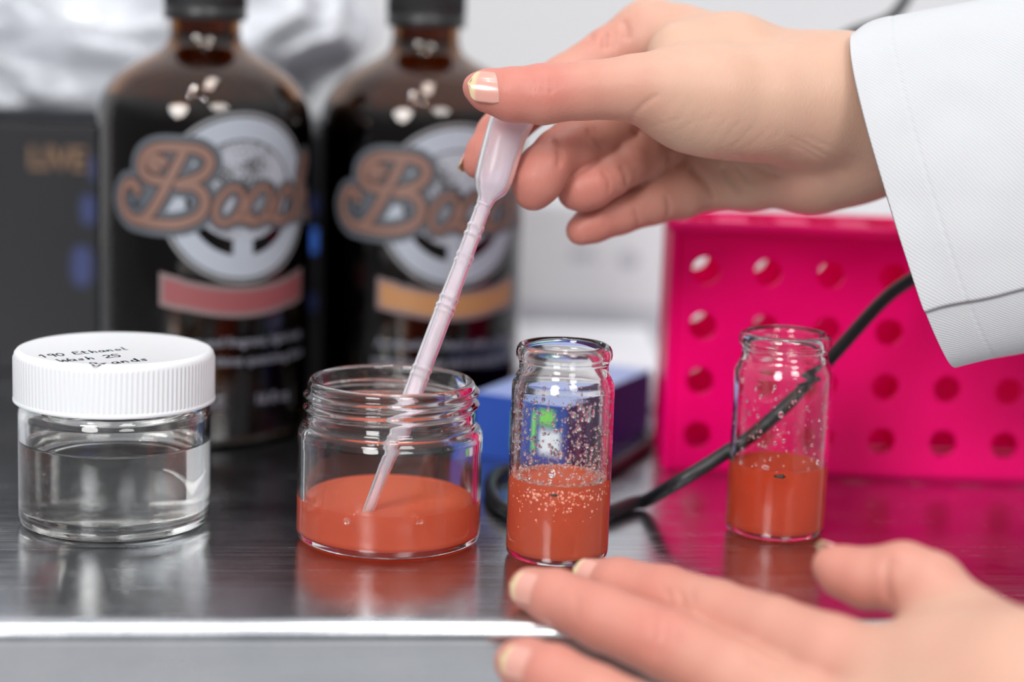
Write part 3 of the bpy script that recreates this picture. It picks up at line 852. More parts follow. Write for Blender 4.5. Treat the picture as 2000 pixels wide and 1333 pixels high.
# rounded outer frame: sides, back, bottom, top lip
fr.build('front_panel', M_pink, rk, smooth=False)
q = MB(); q.box(XL, XL + .0035, YR + .0008, YR + DR, T, T + zr); q.build('side_panel', M_pink, rk, bevel=.0012)
q = MB(); q.box(XL + LRk, XL + LRk + .0035, YR + .0008, YR + DR, T, T + zr); q.build('side_panel', M_pink, rk, bevel=.0012)
bkp = holed_plate('back', ue, we, cols, rows_, hr, lambda u, w, t_: (u, YR + DR - t_, T + w), WT); bkp.build('back_panel', M_pink, rk, smooth=False)
q = MB(); q.box(XL + .003, XL + LRk, YR + .002, YR + DR - .002, T, T + .002); q.build('base', M_pink, rk, bevel=.0005)
tc_w = [.0035 + (DR-.007)/4*i for i in range(5)]
tp_c = [ (tc_w[i]+tc_w[i+1])/2 for i in range(4)]
tpl = holed_plate('top', ue, tc_w, cols, tp_c, .0052, lambda u, w, t_: (u, YR + w, T + zr - .0005 - t_), WT)
tpl.build('top_panel', M_pink, rk, smooth=False)
# rounded rim around the top
rim = [(XL + .0012, YR + .0012), (XL + LRk + .002, YR + .0012), (XL + LRk + .002, YR + DR - .0012), (XL + .0012, YR + DR - .0012), (XL + .0012, YR + .0012)]
q = MB()
for (a, c), (d, e_) in zip(rim[:-1], rim[1:]):
    q.add(*tube([(a, c, T + zr - .0012), (d, e_, T + zr - .0012)], .0021, 16))
q.build('rim', M_pink, rk)
q = MB(); q.box(cols[3] + colw/2 - .0008, cols[3] + colw/2 + .0008, YR + .003, YR + DR - .003, T + .002, T + zr - .004); q.build('divider', M_pink, rk, smooth=False)

# ------------------------------------------------------------------ black cord
def cz(px, py, r=.0021): 
    return on_z(px, py, T + r)
pts = [at(1800, -60, .66), at(1745, 30, .65), at(1660, 66, .64), at(1590, 112, .63), at(1560, 190, .62), at(1620, 270, .605), at(1740, 350, .582), at(1850, 420, .562), at(1872, 480, .553), at(1820, 522, .549), at(1735, 578, .545), at(1640, 680, .537), at(1560, 768, .530), at(1480, 840, .526), at(1400, 896, .524)]
pts += [at(1320, 945, .524), cz(1255, 982), cz(1190, 1001), cz(1120, 1012), cz(1050, 1013), cz(990, 1000), cz(962, 972), cz(958, 942), cz(980, 922), cz(1030, 922), cz(1100, 938), cz(1150, 930), cz(1195, 914), np.array([.040, .5865, T+.0021]), np.array([.0464, .604, T+.0021]), np.array([.0471, .6165, T+.0021]), np.array([.0535, .625, T+.0021]), np.array([.078, .630, T+.0021])]
pts = [np.array(p) for p in pts]
for p in pts: p[2] = max(p[2], T + .0022)
pp = [np.array(p) for p in spline(pts, 10)]
pp = [np.array([p[0], p[1], max(p[2], T + .0022)]) for p in pp]
v, f = tube(pp, .0020, 20)
tag(mesh_obj('power_cord', v, f, M_black), 'black rubber cord looping across the bench behind the vials', 'cord')
for i, p in enumerate(pts): print('cord', i, [round(float(x), 4) for x in p], [round(float(x), 3) for x in proj(p)])

# ------------------------------------------------------------------ person: two hands, one mesh grown from a smooth distance field
def smin(a, b, k):
    h = np.maximum(k - np.abs(a - b), 0) / k
    return np.minimum(a, b) - h*h*k*0.25
def rcone(P, a, b, r1, r2):
    ba = b - a; l2 = ba @ ba; rr = r1 - r2; a2 = l2 - rr*rr
    if a2 <= 1e-9: return np.sqrt(((P - a)**2).sum(-1)) - max(r1, r2)
    pa = P - a; y = pa @ ba; z = y - l2
    c = pa*l2 - y[..., None]*ba; x2 = (c*c).sum(-1)
    y2 = y*y*l2; z2 = z*z*l2
    k = np.sign(rr)*rr*rr*x2
    return np.where(np.sign(z)*a2*z2 > k, np.sqrt(x2 + z2)/l2 - r2,
           np.where(np.sign(y)*a2*y2 < k, np.sqrt(x2 + y2)/l2 - r1, (np.sqrt(x2*a2/l2) + y*rr)/l2 - r1))
def chain(P, pts, k):
    d = None
    if len(pts) == 1: return np.sqrt(((P - pts[0][0])**2).sum(-1)) - pts[0][1]
    for (a, ra), (b_, rb) in zip(pts[:-1], pts[1:]):
        q = rcone(P, a, b_, ra, rb)
        d = q if d is None else smin(d, q, k)
    return d
def surface_nets(D, org, h):
    S = D < 0
    nx, ny, nz = D.shape
    acc = np.zeros((nx-1, ny-1, nz-1, 3), np.float32); cnt = np.zeros((nx-1, ny-1, nz-1), np.int32)
    corners = [(i, j, k) for i in (0, 1) for j in (0, 1) for k in (0, 1)]
    def sl(c): return D[c[0]:nx-1+c[0], c[1]:ny-1+c[1], c[2]:nz-1+c[2]]
    for i, a in enumerate(corners):
        for b_ in corners[i+1:]:
            if sum(abs(p-q) for p, q in zip(a, b_)) != 1: continue
            da, db = sl(a), sl(b_)
            cr = (da < 0) != (db < 0)
            t = np.where(cr, da/(da - db + (~cr)), 0)
            for ax in range(3):
                acc[..., ax] += np.where(cr, a[ax] + t*(b_[ax]-a[ax]), 0)
            cnt += cr
    act = cnt > 0
    idx = -np.ones(act.shape, np.int64); idx[act] = np.arange(act.sum())
    cell = np.argwhere(act)
    V = (cell + acc[act]/cnt[act][:, None])*h + org
    F = []
    for ax in range(3):
        sh = [slice(1, -1)]*3; sh[ax] = slice(0, -1)
        A = S[tuple(sh)]
        sh2 = list(sh); sh2[ax] = slice(1, None)
        B = S[tuple(sh2)]
        e = np.argwhere(A != B)
        flip = A[tuple(e.T)]
        base = e.copy()
        for a2 in range(3):
            if a2 != ax: base[:, a2] += 1
        u, w = [(1, 2), (2, 0), (0, 1)][ax]
        def cidx(du, dw):
            c = base.copy(); c[:, u] -= du; c[:, w] -= dw
            return idx[c[:, 0], c[:, 1], c[:, 2]]
        q = np.stack([cidx(1, 1), cidx(0, 1), cidx(0, 0), cidx(1, 0)], 1)
        q[~flip] = q[~flip][:, ::-1]
        F.append(q)
    F = np.concatenate(F)
    return V, F
def hand_field(spec):
    """spec: dict palm=[chains], fingers={name: chain}; each chain [(px,py,depth mm,radius mm)...]"""
    def cv(ch): return [(at(x, y, d*MM)/MM, r) for x, y, d, r in ch]
    palm = [cv(c) for c in spec['palm']]; fing = {n_: cv(c) for n_, c in spec['fingers'].items()}
    extra = {n_: [cv(c) for c in cs] for n_, cs in spec.get('pads', {}).items()}
    allp = [p for c in palm for p in c] + [p for c in fing.values() for p in c]
    lo = np.min([p - r for p, r in allp], 0) - 4; hi = np.max([p + r for p, r in allp], 0) + 4
    h = spec.get('h', .8)
    ax = [np.arange(lo[i], hi[i], h) for i in range(3)]
    G = np.stack(np.meshgrid(*ax, indexing='ij'), -1).astype(np.float64)
    Dp = None
    for c in palm:
        q = chain(G, c, 3.0); Dp = q if Dp is None else smin(Dp, q, spec.get('kp', 9.0))
    tot = None
    for n_, c in fing.items():
        d = chain(G, c, 1.4)
        for e in extra.get(n_, []): d = smin(d, chain(G, e, 1.5), 3.0)
        for kk in spec.get('sep', {}).get(n_, [spec.get('kf', 6.0)]):
            d = smin(d, Dp, kk)
        tot = d if tot is None else smin(tot, d, spec.get('kk', 1.0))
    V, F = surface_nets(tot, lo, h)
    return V, F, fing, palm
def vnormals(V, F):
    n_ = np.cross(V[F[:, 2]] - V[F[:, 0]], V[F[:, 3]] - V[F[:, 1]])
    vn = np.zeros_like(V)
    for k in range(4): np.add.at(vn, F[:, k], n_)
    return vn/(np.linalg.norm(vn, axis=1)[:, None] + 1e-12)
def laplace(V, F, it, lam=.5):
    e = np.concatenate([F[:, [0, 1]], F[:, [1, 2]], F[:, [2, 3]], F[:, [3, 0]]])
    for _ in range(it):
        s = np.zeros_like(V); c = np.zeros(len(V))
        np.add.at(s, e[:, 0], V[e[:, 1]]); np.add.at(c, e[:, 0], 1)
        np.add.at(s, e[:, 1], V[e[:, 0]]); np.add.at(c, e[:, 1], 1)
        V = V + lam*(s/c[:, None] - V)
    return V
def carve(V, F, creases):
    """skin folds: (pixel polyline, width mm, depth mm) pressed into the surface that faces the camera"""
    vn = vnormals(V, F)
    W = V*MM - CAM; dep = W @ _f
    px = 1000 + FPX*(W @ _r)/dep; py = 666.5 - FPX*(W @ _u)/dep
    facing = np.clip(-(vn*(W/np.linalg.norm(W, axis=1)[:, None])).sum(1), 0, 1)
    # nearest layer only: coarse depth buffer
    gx, gy = (px//12).astype(int), (py//12).astype(int)
    key = (gx + 1000)*100000 + gy + 1000
    o_ = np.argsort(key); ks = key[o_]; st = np.flatnonzero(np.r_[True, ks[1:] != ks[:-1]])
    mn = np.minimum.reduceat(dep[o_], st); uk = ks[st]
    near = dep < mn[np.searchsorted(uk, key)] + .005
    disp = np.zeros(len(V))
    for pl, w, dp in creases:
        pl = np.array(pl, float); best = np.full(len(V), 1e9); tt = np.zeros(len(V))
        seg = np.linalg.norm(np.diff(pl, axis=0), axis=1); cum = np.r_[0, np.cumsum(seg)]
        for i in range(len(pl)-1):
            a, b_ = pl[i], pl[i+1]; ab = b_-a
            t = np.clip(((px-a[0])*ab[0] + (py-a[1])*ab[1])/(ab@ab), 0, 1)
            d = np.hypot(px - a[0] - t*ab[0], py - a[1] - t*ab[1])
            up = d < best; best[up] = d[up]; tt[up] = (cum[i] + t[up]*seg[i])/cum[-1]
        wpx = w*FPX*MM/dep
        fade = np.clip(np.minimum(tt, 1-tt)/.15, 0.15, 1) if abs(dp) < 3 else 1
        disp += dp*np.exp(-(best/wpx)**2)*near*np.sqrt(facing)*fade
    return V - vn*disp[:, None]
def tint_of(V, fing, spots):
    """fraction of finger redness: fades from the tips to the palm; spots (point, radius, amount)"""
    t = np.zeros(len(V))
    for n_, c in fing.items():
        tip = c[-1][0]; root = c[0][0]; L = np.linalg.norm(tip - root)
        d = np.linalg.norm(V - tip, axis=1)
        pts = np.array([p for p, r in c]); dl = np.full(len(V), 1e9)
        for a, b_ in zip(pts[:-1], pts[1:]):
            ab = b_-a; q = np.clip(((V-a) @ ab)/(ab@ab), 0, 1)
            dl = np.minimum(dl, np.linalg.norm(V - a - q[:, None]*ab, axis=1))
        near = np.clip((13 - dl)/4, 0, 1)
        t = np.maximum(t, near*np.clip(1.15 - d/(L*1.0), 0, 1))
    for (x, y, dd), r, am in spots:
        p = at(x, y, dd*MM)/MM
        t = t + am*np.exp(-(np.linalg.norm(V-p, axis=1)/r)**2)
    return np.clip(t, 0, 1)

# upper hand: holds the pipette bulb; palm side towards the camera
UP = dict(
  palm=[
    # forearm and wrist: three parallel runs make the oval section
    [(2150, 150, 524, 22), (1840, 200, 520, 18.0), (1700, 212, 514, 17.0), (1600, 208, 511, 16.6)],
    [(2150, 225, 540, 22), (1840, 255, 535, 18.0), (1700, 250, 528, 16.4), (1600, 262, 527, 15)],
    # wrist to the four knuckles
    [(1640, 160, 517, 13), (1480, 135, 521, 11.5), (1330, 88, 527, 10.5), (1268, 70, 529, 9.6)],
    [(1640, 215, 524, 13), (1480, 215, 533, 12), (1340, 180, 541, 11), (1290, 165, 543, 9.6)],
    [(1640, 262, 528, 13), (1500, 275, 537, 12), (1370, 262, 545, 10.5), (1320, 255, 546, 9)],
    [(1650, 300, 528, 12), (1560, 320, 530, 11.5), (1460, 335, 536, 10.5), (1395, 340, 540, 9)],
    # heel of the hand
    [(1690, 285, 522, 12), (1600, 325, 524, 11)],
    # thumb muscle
    [(1600, 190, 507, 13), (1500, 195, 502, 13.5), (1400, 190, 498, 13.5), (1330, 182, 496, 11.5)],
    [(1560, 225, 508, 10), (1450, 232, 503, 9.0), (1340, 225, 500, 8.0)],
    [(1430, 95, 514, 9), (1330, 110, 510, 9)],
  ],
  fingers=dict(
    thumb=[(1350, 185, 497, 11.0), (1240, 172, 491, 8.8), (1140, 177, 488, 7.6), (1060, 184, 487, 7.9), (1000, 185, 487, 7.1), (955, 177, 487.5, 5.6), (932, 171, 488, 4.0)],
    index=[(1268, 68, 529, 9.2), (1190, 108, 527, 8.0), (1105, 160, 524, 7.6), (1030, 205, 519, 6.9), (975, 262, 515, 6.3), (948, 300, 512.5, 5.4), (935, 318, 512, 4.6)],
    middle=[(1290, 165, 543, 9), (1225, 222, 533, 8.2), (1190, 250, 524, 7.6), (1160, 270, 518, 7.1), (1120, 282, 513, 7.3), (1088, 298, 510, 6.4), (1062, 330, 507, 6.9), (1050, 352, 506.5, 6.9), (1042, 374, 507, 5.4)],
    ring=[(1325, 258, 546, 8.6), (1290, 288, 535, 7.8), (1255, 303, 528, 7.3), (1222, 322, 521, 6.2), (1190, 342, 517.5, 6.3), (1155, 362, 515, 6.6), (1136, 370, 514.5, 6.0), (1122, 376, 514.5, 4.8)],
    pinky=[(1400, 338, 541, 9.5), (1330, 372, 536, 8.2), (1270, 392, 531, 7.0), (1210, 416, 527, 6.1), (1160, 436, 524, 5.5), (1135, 450, 523, 4.4)],
  ),
  sep=dict(thumb=[7], index=[5], middle=[4], ring=[3.0], pinky=[5]),
  h=.8, kp=9, kk=.7)
UP_CREASES = [
  ([(1232, 243), (1240, 258), (1254, 268)], 1.0, .7),
  ([(1228, 250), (1240, 222), (1262, 200), (1290, 182)], .7, .40),
  ([(1146, 48), (1152, 62), (1155, 80)], .9, .8), ([(1186, 62), (1180, 78), (1183, 98)], 1.0, 1.1), ([(1200, 58), (1197, 80), (1200, 98)], .6, .6), ([(1216, 36), (1222, 55), (1224, 80)], 1.2, .7),
  ([(1056, 148), (1061, 165), (1057, 184)], .6, .35), ([(1038, 150), (1043, 166), (1040, 184)], .5, .3), ([(1074, 152), (1079, 170), (1074, 186)], .6, .35), ([(1090, 155), (1093, 175)], .5, .2),
  ([(1404, 298), (1412, 325), (1428, 355), (1448, 390)], 1.0, 1.1), ([(1445, 300), (1470, 322), (1500, 340), (1530, 350)], .8, .6),
  ([(1470, 302), (1510, 328), (1570, 345)], .7, .45), ([(1345, 322), (1378, 352), (1404, 392)], 1.3, 1.2), ([(1425, 298), (1440, 325), (1466, 360)], .6, .4),
  ([(1330, 180), (1300, 215), (1282, 248)], .35, .16), ([(1352, 195), (1325, 230), (1302, 262)], .35, .16), ([(1375, 205), (1345, 245), (1322, 275)], .35, .18), ([(1400, 215), (1370, 250), (1348, 284)], .35, .18),
  ([(1425, 225), (1398, 258), (1378, 288)], .35, .18), ([(1450, 232), (1424, 262), (1404, 290)], .35, .18), ([(1478, 240), (1452, 268), (1430, 292)], .35, .18), ([(1505, 246), (1480, 272), (1460, 290)], .35, .16), ([(1530, 250), (1508, 274)], .35, .14),
  ([(1240, 262), (1290, 243), (1350, 225)], .4, .14), ([(1300, 268), (1350, 240), (1400, 228)], .4, .12),
  ([(1530, 262), (1570, 280), (1640, 318)], .5, .3), ([(1540, 275), (1600, 310), (1660, 345)], .5, .28), ([(1560, 262), (1620, 285), (1690, 320)], .5, .2), ([(1520, 290), (1560, 330), (1600, 350)], .6, .25),
  ([(1076, 268), (1092, 290), (1094, 312), (1088, 330)], .7, .75), ([(1082, 275), (1100, 298), (1102, 320)], .4, .4), ([(1210, 322), (1224, 342), (1226, 368)], .8, .9), ([(1176, 334), (1190, 352), (1190, 378)], .5, .5),
  ([(1148, 248), (1154, 268), (1166, 284), (1180, 292)], .8, .9), ([(1160, 246), (1170, 265)], .5, .4), ([(1300, 380), (1308, 405), (1302, 432)], .7, .5), ([(1238, 405), (1248, 430), (1244, 458)], .6, .45), ([(1180, 425), (1184, 450)], .5, .15),
  ([(1308, 282), (1312, 300), (1306, 318)], .8, .6), ([(1420, 110), (1470, 128), (1540, 135)], 1.6, .22), ([(1400, 70), (1460, 90), (1530, 108)], 1.6, .2),
]
# lower hand: back of the hand towards the camera, resting over the bench edge
LO = dict(
  palm=[
    [(2350, 1560, 372, 25), (2130, 1430, 380, 22), (1990, 1370, 386, 18)],
    [(2350, 1680, 375, 25), (2130, 1520, 380, 22), (1990, 1450, 386, 18)],
    [(2000, 1370, 388, 15), (1860, 1335, 397, 13), (1740, 1335, 403, 11.5)],
    [(2000, 1430, 384, 15), (1850, 1440, 389, 13), (1715, 1455, 394, 11)],
    [(2000, 1500, 384, 14), (1830, 1530, 386, 12), (1680, 1560, 388, 10.5)],
    [(2000, 1580, 384, 13), (1830, 1620, 386, 11), (1700, 1670, 388, 10)],
    [(2010, 1400, 390, 15), (1950, 1330, 400, 12.0), (1900, 1275, 408, 10)],
    [(1900, 1310, 402, 11), (1820, 1310, 401, 10)],
  ],
  fingers=dict(
    thumb=[(1945, 1330, 400, 12), (1880, 1235, 410, 9.2), (1815, 1152, 417, 8.6), (1765, 1128, 420, 8.0), (1690, 1130, 424, 6.9), (1648, 1118, 427, 6.0), (1624, 1106, 428, 4.6)],
    index=[(1740, 1335, 403, 11.2), (1620, 1288, 411, 10.0), (1510, 1240, 421, 8.6), (1400, 1200, 432, 7.9), (1300, 1166, 442, 7.4), (1210, 1144, 450, 6.7), (1155, 1131, 456, 5.0)],
    middle=[(1700, 1455, 395, 11), (1570, 1395, 404, 9.9), (1430, 1325, 414, 8.9), (1310, 1262, 424, 8.3), (1180, 1208, 433, 7.7), (1085, 1168, 441, 6.8), (1035, 1150, 445, 5.2)],
    ring=[(1660, 1560, 388, 10.5), (1450, 1500, 396, 9), (1290, 1430, 404, 8.4), (1160, 1368, 412, 7.9), (1080, 1322, 419, 7.2), (1030, 1302, 424, 6.4), (1008, 1294, 426, 5.2)],
    pinky=[(1690, 1670, 388, 9.5), (1500, 1640, 394, 8), (1360, 1600, 400, 7.3), (1260, 1560, 405, 6.8), (1180, 1530, 409, 6), (1150, 1520, 411, 5)],
  ),
  sep=dict(thumb=[8], index=[3], middle=[3], ring=[3], pinky=[3]),
  h=.9, kp=10, kk=.3)
LO_CREASES = [
  ([(1742, 1085), (1730, 1110), (1730, 1150), (1742, 1192)], .9, 1.0), ([(1755, 1090), (1745, 1120)], .6, .3),
  ([(1322, 1150), (1334, 1170), (1330, 1195)], .8, .5), ([(1300, 1150), (1310, 1172)], .7, .4), ([(1346, 1150), (1356, 1180)], .7, .35),
  ([(1300, 1205), (1300, 1250), (1275, 1290)], .9, .5), ([(1278, 1200), (1278, 1240), (1254, 1280)], .8, .4), ([(1322, 1220), (1318, 1260)], .8, .4),
  ([(1120, 1150), (1128, 1180), (1122, 1210)], .7, .25), ([(1450, 1275), (1500, 1302), (1530, 1318)], 1.0, .7),
]
mt, nt, bs = newmat('skin')
vc = N(nt, 'ShaderNodeVertexColor'); vc.layer_name = 'redness'
nz = N(nt, 'ShaderNodeTexNoise', Scale=60.0, Detail=4.0); nt.links.new(objcoord(nt), nz.inputs['Vector'])
ma = N(nt, 'ShaderNodeMath', operation='MULTIPLY_ADD'); ma.inputs[1].default_value = .5; ma.inputs[2].default_value = -.25
nt.links.new(nz.outputs[0], ma.inputs[0])
sp = N(nt, 'ShaderNodeSeparateColor'); nt.links.new(vc.outputs[0], sp.inputs[0])
ad = N(nt, 'ShaderNodeMath', operation='ADD'); nt.links.new(ma.outputs[0], ad.inputs[0]); nt.links.new(sp.outputs[0], ad.inputs[1])
c_ = ramp(nt, ad.outputs[0], [(0.0, (.54, .34, .25)), (0.45, (.52, .265, .20)), (1.0, (.50, .185, .145))])
nt.links.new(c_, bs.inputs['Base Color'])
bs.inputs['Roughness'].default_value = .48; bs.inputs['Specular IOR Level'].default_value = .35
bs.inputs['Subsurface Weight'].default_value = .35; bs.inputs['Subsurface Radius'].default_value = (1, .35, .2); bs.inputs['Subsurface Scale'].default_value = .0035
n1 = N(nt, 'ShaderNodeTexNoise', Scale=700.0, Detail=3.0); nt.links.new(objcoord(nt, (1, 1, 1)), n1.inputs['Vector'])
n2 = N(nt, 'ShaderNodeTexVoronoi', Scale=1500.0); nt.links.new(objcoord(nt, (1, 1, .45), (0, .6, 0)), n2.inputs['Vector'])
ad2 = N(nt, 'ShaderNodeMath', operation='ADD'); nt.links.new(n1.outputs[0], ad2.inputs[0]); nt.links.new(n2.outputs[0], ad2.inputs[1])
bump(nt, bs, ad2.outputs[0], .22, .0002)
M_skin = mt

person = thing('person', (0.30, 0.42, 0), 'person in white twill coat holding a pipette, other hand by the near vial', 'person')
VV, FF, TT = [], [], []; off = 0
Vu, Fu, FGu, _p = hand_field(UP)
Vu = laplace(Vu, Fu, 2); Vu = carve(Vu, Fu, UP_CREASES)
tu = tint_of(Vu, FGu, [((1180, 70, 520), 9, .35), ((1065, 165, 480), 6, .35), ((1480, 290, 500), 14, .25), ((1540, 350, 515), 14, .2), ((1300, 50, 520), 12, .2)])
Vl, Fl, FGl, _p = hand_field(LO)
Vl = laplace(Vl, Fl, 2); Vl = carve(Vl, Fl, LO_CREASES)
tl = tint_of(Vl, FGl, [((1300, 1245, 420), 7, .45), ((1335, 1160, 440), 6, .3), ((1625, 1280, 405), 9, .5), ((1620, 1170, 420), 6, .2)])*.65 + .22
V_ = np.concatenate([Vu, Vl])*MM; F_ = np.concatenate([Fu, Fl + len(Vu)]); t_all = np.concatenate([tu, tl])
me = bpy.data.meshes.new('body')
me.vertices.add(len(V_)); me.vertices.foreach_set('co', V_.astype(np.float32).ravel())
me.loops.add(F_.size); me.loops.foreach_set('vertex_index', F_.ravel().astype(np.int32))
me.polygons.add(len(F_)); me.polygons.foreach_set('loop_start', np.arange(0, F_.size, 4, dtype=np.int32))
me.update(calc_edges=True); me.validate()
me.polygons.foreach_set('use_smooth', [True]*len(me.polygons))
ca = me.color_attributes.new('redness', 'FLOAT_COLOR', 'POINT')
ca.data.foreach_set('color', np.stack([t_all, t_all, t_all, np.ones_like(t_all)], 1).astype(np.float32).ravel())
me.materials.append(M_skin)
body = bpy.data.objects.new('body', me); COL.objects.link(body); body.parent = person
body.matrix_parent_inverse = person.matrix_world.inverted()
print('body verts', len(V_))

# fingernails: curved plates lying on the fingertips
mt, nt, bs = newmat('fingernail')
vc = N(nt, 'ShaderNodeVertexColor'); vc.layer_name = 'tip'
sp = N(nt, 'ShaderNodeSeparateColor'); nt.links.new(vc.outputs[0], sp.inputs[0])
nt.links.new(ramp(nt, sp.outputs[0], [(0.0, (.68, .50, .45)), (.06, (.58, .29, .24)), (.76, (.58, .29, .24)), (.84, (.58, .46, .28))]), bs.inputs['Base Color'])
bs.inputs['Roughness'].default_value = .22; bs.inputs['Subsurface Weight'].default_value = .2; bs.inputs['Subsurface Scale'].default_value = .002; bs.inputs['Coat Weight'].default_value = .3
M_nail = mt
def nail(ctr, axis, up, L, W, R, over=.6, name='fingernail', sink=.0):
    """ctr: centre on the nail surface (m); axis: towards the fingertip; up: outward normal; sizes mm"""
    ax = np.array(axis, float); ax /= np.linalg.norm(ax)
    up = np.array(up, float); up -= ax*(up@ax); up /= np.linalg.norm(up)
    sd = np.cross(ax, up)
    nu, nv = 28, 20; v, f, tp = [], [], []
    for i in range(nu + 1):
        u = -1 + 2*i/nu
        for j in range(nv + 1):
            w = -1 + 2*j/nv
            # superellipse outline
            wid = (1 - abs(u)**4.5)**(1/2.4) if u > 0 else (1 - abs(u)**3.2)**(1/2.4)
            wid = max(wid, .12)
            x = w*wid*W/2
            a = x/R
            yy = u*L/2*(1 - .13*w*w)
            hgt = R*(math.cos(a) - 1) - .035*(u**2)*L*(1.2 if u > 0 else .6) + .12
            v.append(np.array(ctr) + MM*(ax*yy + sd*R*math.sin(a) + up*hgt)); tp.append(i/nu)
    n1_ = nv + 1
    for i in range(nu):
        for j in range(nv): f.append((i*n1_+j, i*n1_+j+1, (i+1)*n1_+j+1, (i+1)*n1_+j))
    o = mesh_obj(name, v, f, M_nail, person)
    ca = o.data.color_attributes.new('tip', 'FLOAT_COLOR', 'POINT')
    ca.data.foreach_set('color', np.array([[t, t, t, 1] for t in tp], np.float32).ravel())
    s = o.modifiers.new('sol', 'SOLIDIFY'); s.thickness = .0005; s.offset = -1
    return o
from mathutils.bvhtree import BVHTree
bvh = BVHTree.FromPolygons([tuple(x) for x in V_], [tuple(int(i) for i in q) for q in F_])
def surf_dir(P, d):
    """surface point hit from outside towards P along -d"""
    d = np.array(d, float); d /= np.linalg.norm(d)
    hit = bvh.ray_cast(Vector(np.array(P) + d*.03), Vector(-d), .06)
    return np.array(hit[0]) if hit[0] is not None else np.array(P)
def put_nail(px, py, d, tip_px, tip_py, tip_d, up, L, W, R, vis=False):
    P = at(px, py, d*MM); Q = at(tip_px, tip_py, tip_d*MM)
    upw = _r*up[0] + _u*up[1] - _f*up[2]      # right, up, toward camera
    if vis:                                    # nail face seen from the front
        v_ = ray(px, py); v_ = v_/np.linalg.norm(v_)
        hit = bvh.ray_cast(Vector(CAM), Vector(v_), 1.0); S = np.array(hit[0])
        upw = np.array(hit[1]) + .35*upw/np.linalg.norm(upw)
        S = S + .42*MM*upw/np.linalg.norm(upw)
    else: S = surf_dir(P, upw)
    return nail(S, Q - P, upw, L, W, R)
put_nail(955, 168, 487.5, 914, 163, 488.3, (-.0, .60, .80), 11.5, 9.4, 6.6, True)     # thumb, upper hand
put_nail(942, 312, 512, 925, 345, 511, (-.93, .1, -.35), 8, 7, 5.2)           # index
put_nail(1048, 362, 508, 1032, 400, 507, (-.65, -.1, -.75), 8, 7.0, 5.8)         # middle
put_nail(1128, 371, 515, 1095, 385, 513, (-.30, -.40, -.88), 7, 6.5, 5.6)          # ring
put_nail(1138, 450, 523, 1115, 468, 521, (-.45, .1, -.9), 7, 6, 4.8)          # little finger
put_nail(1146, 1118, 458, 1115, 1108, 461, (-.40, .40, .82), 8.0, 7.0, 5.5, True)    # lower hand index
put_nail(1028, 1150, 445, 995, 1140, 448, (-.42, .30, .87), 9.5, 8.2, 6.4, True)
put_nail(1010, 1294, 427, 975, 1283, 430, (-.42, .32, .87), 9.5, 8.2, 6.2, True)
put_nail(1645, 1114, 427, 1600, 1098, 429, (-.25, .70, -.70), 8, 7, 6.2)

# ------------------------------------------------------------------ coat sleeve
mt, nt, bs = newmat('white_twill')
bs.inputs['Base Color'].default_value = (.49, .50, .52, 1); bs.inputs['Roughness'].default_value = .85; bs.inputs['Specular IOR Level'].default_value = .2
uvn = N(nt, 'ShaderNodeUVMap'); mp = N(nt, 'ShaderNodeMapping'); mp.inputs['Rotation'].default_value = (0, 0, math.radians(52))
nt.links.new(uvn.outputs[0], mp.inputs[0])
wv = N(nt, 'ShaderNodeTexWave', Scale=1.0, Distortion=0.35, Detail=2.0); wv.inputs['Detail Scale'].default_value = 3
mp.inputs['Scale'].default_value = (420, 420, 420)
nt.links.new(mp.outputs[0], wv.inputs['Vector'])
nz = N(nt, 'ShaderNodeTexNoise', Scale=2500.0, Detail=2.0); nt.links.new(objcoord(nt), nz.inputs['Vector'])
ad = N(nt, 'ShaderNodeMath', operation='MULTIPLY_ADD'); ad.inputs[1].default_value = .35; nt.links.new(nz.outputs[0], ad.inputs[0]); nt.links.new(wv.outputs[0], ad.inputs[2])
bump(nt, bs, ad.outputs[0], .35, .0002)
bs.inputs['Subsurface Weight'].default_value = .1; bs.inputs['Subsurface Scale'].default_value = .003
M_twill = mt
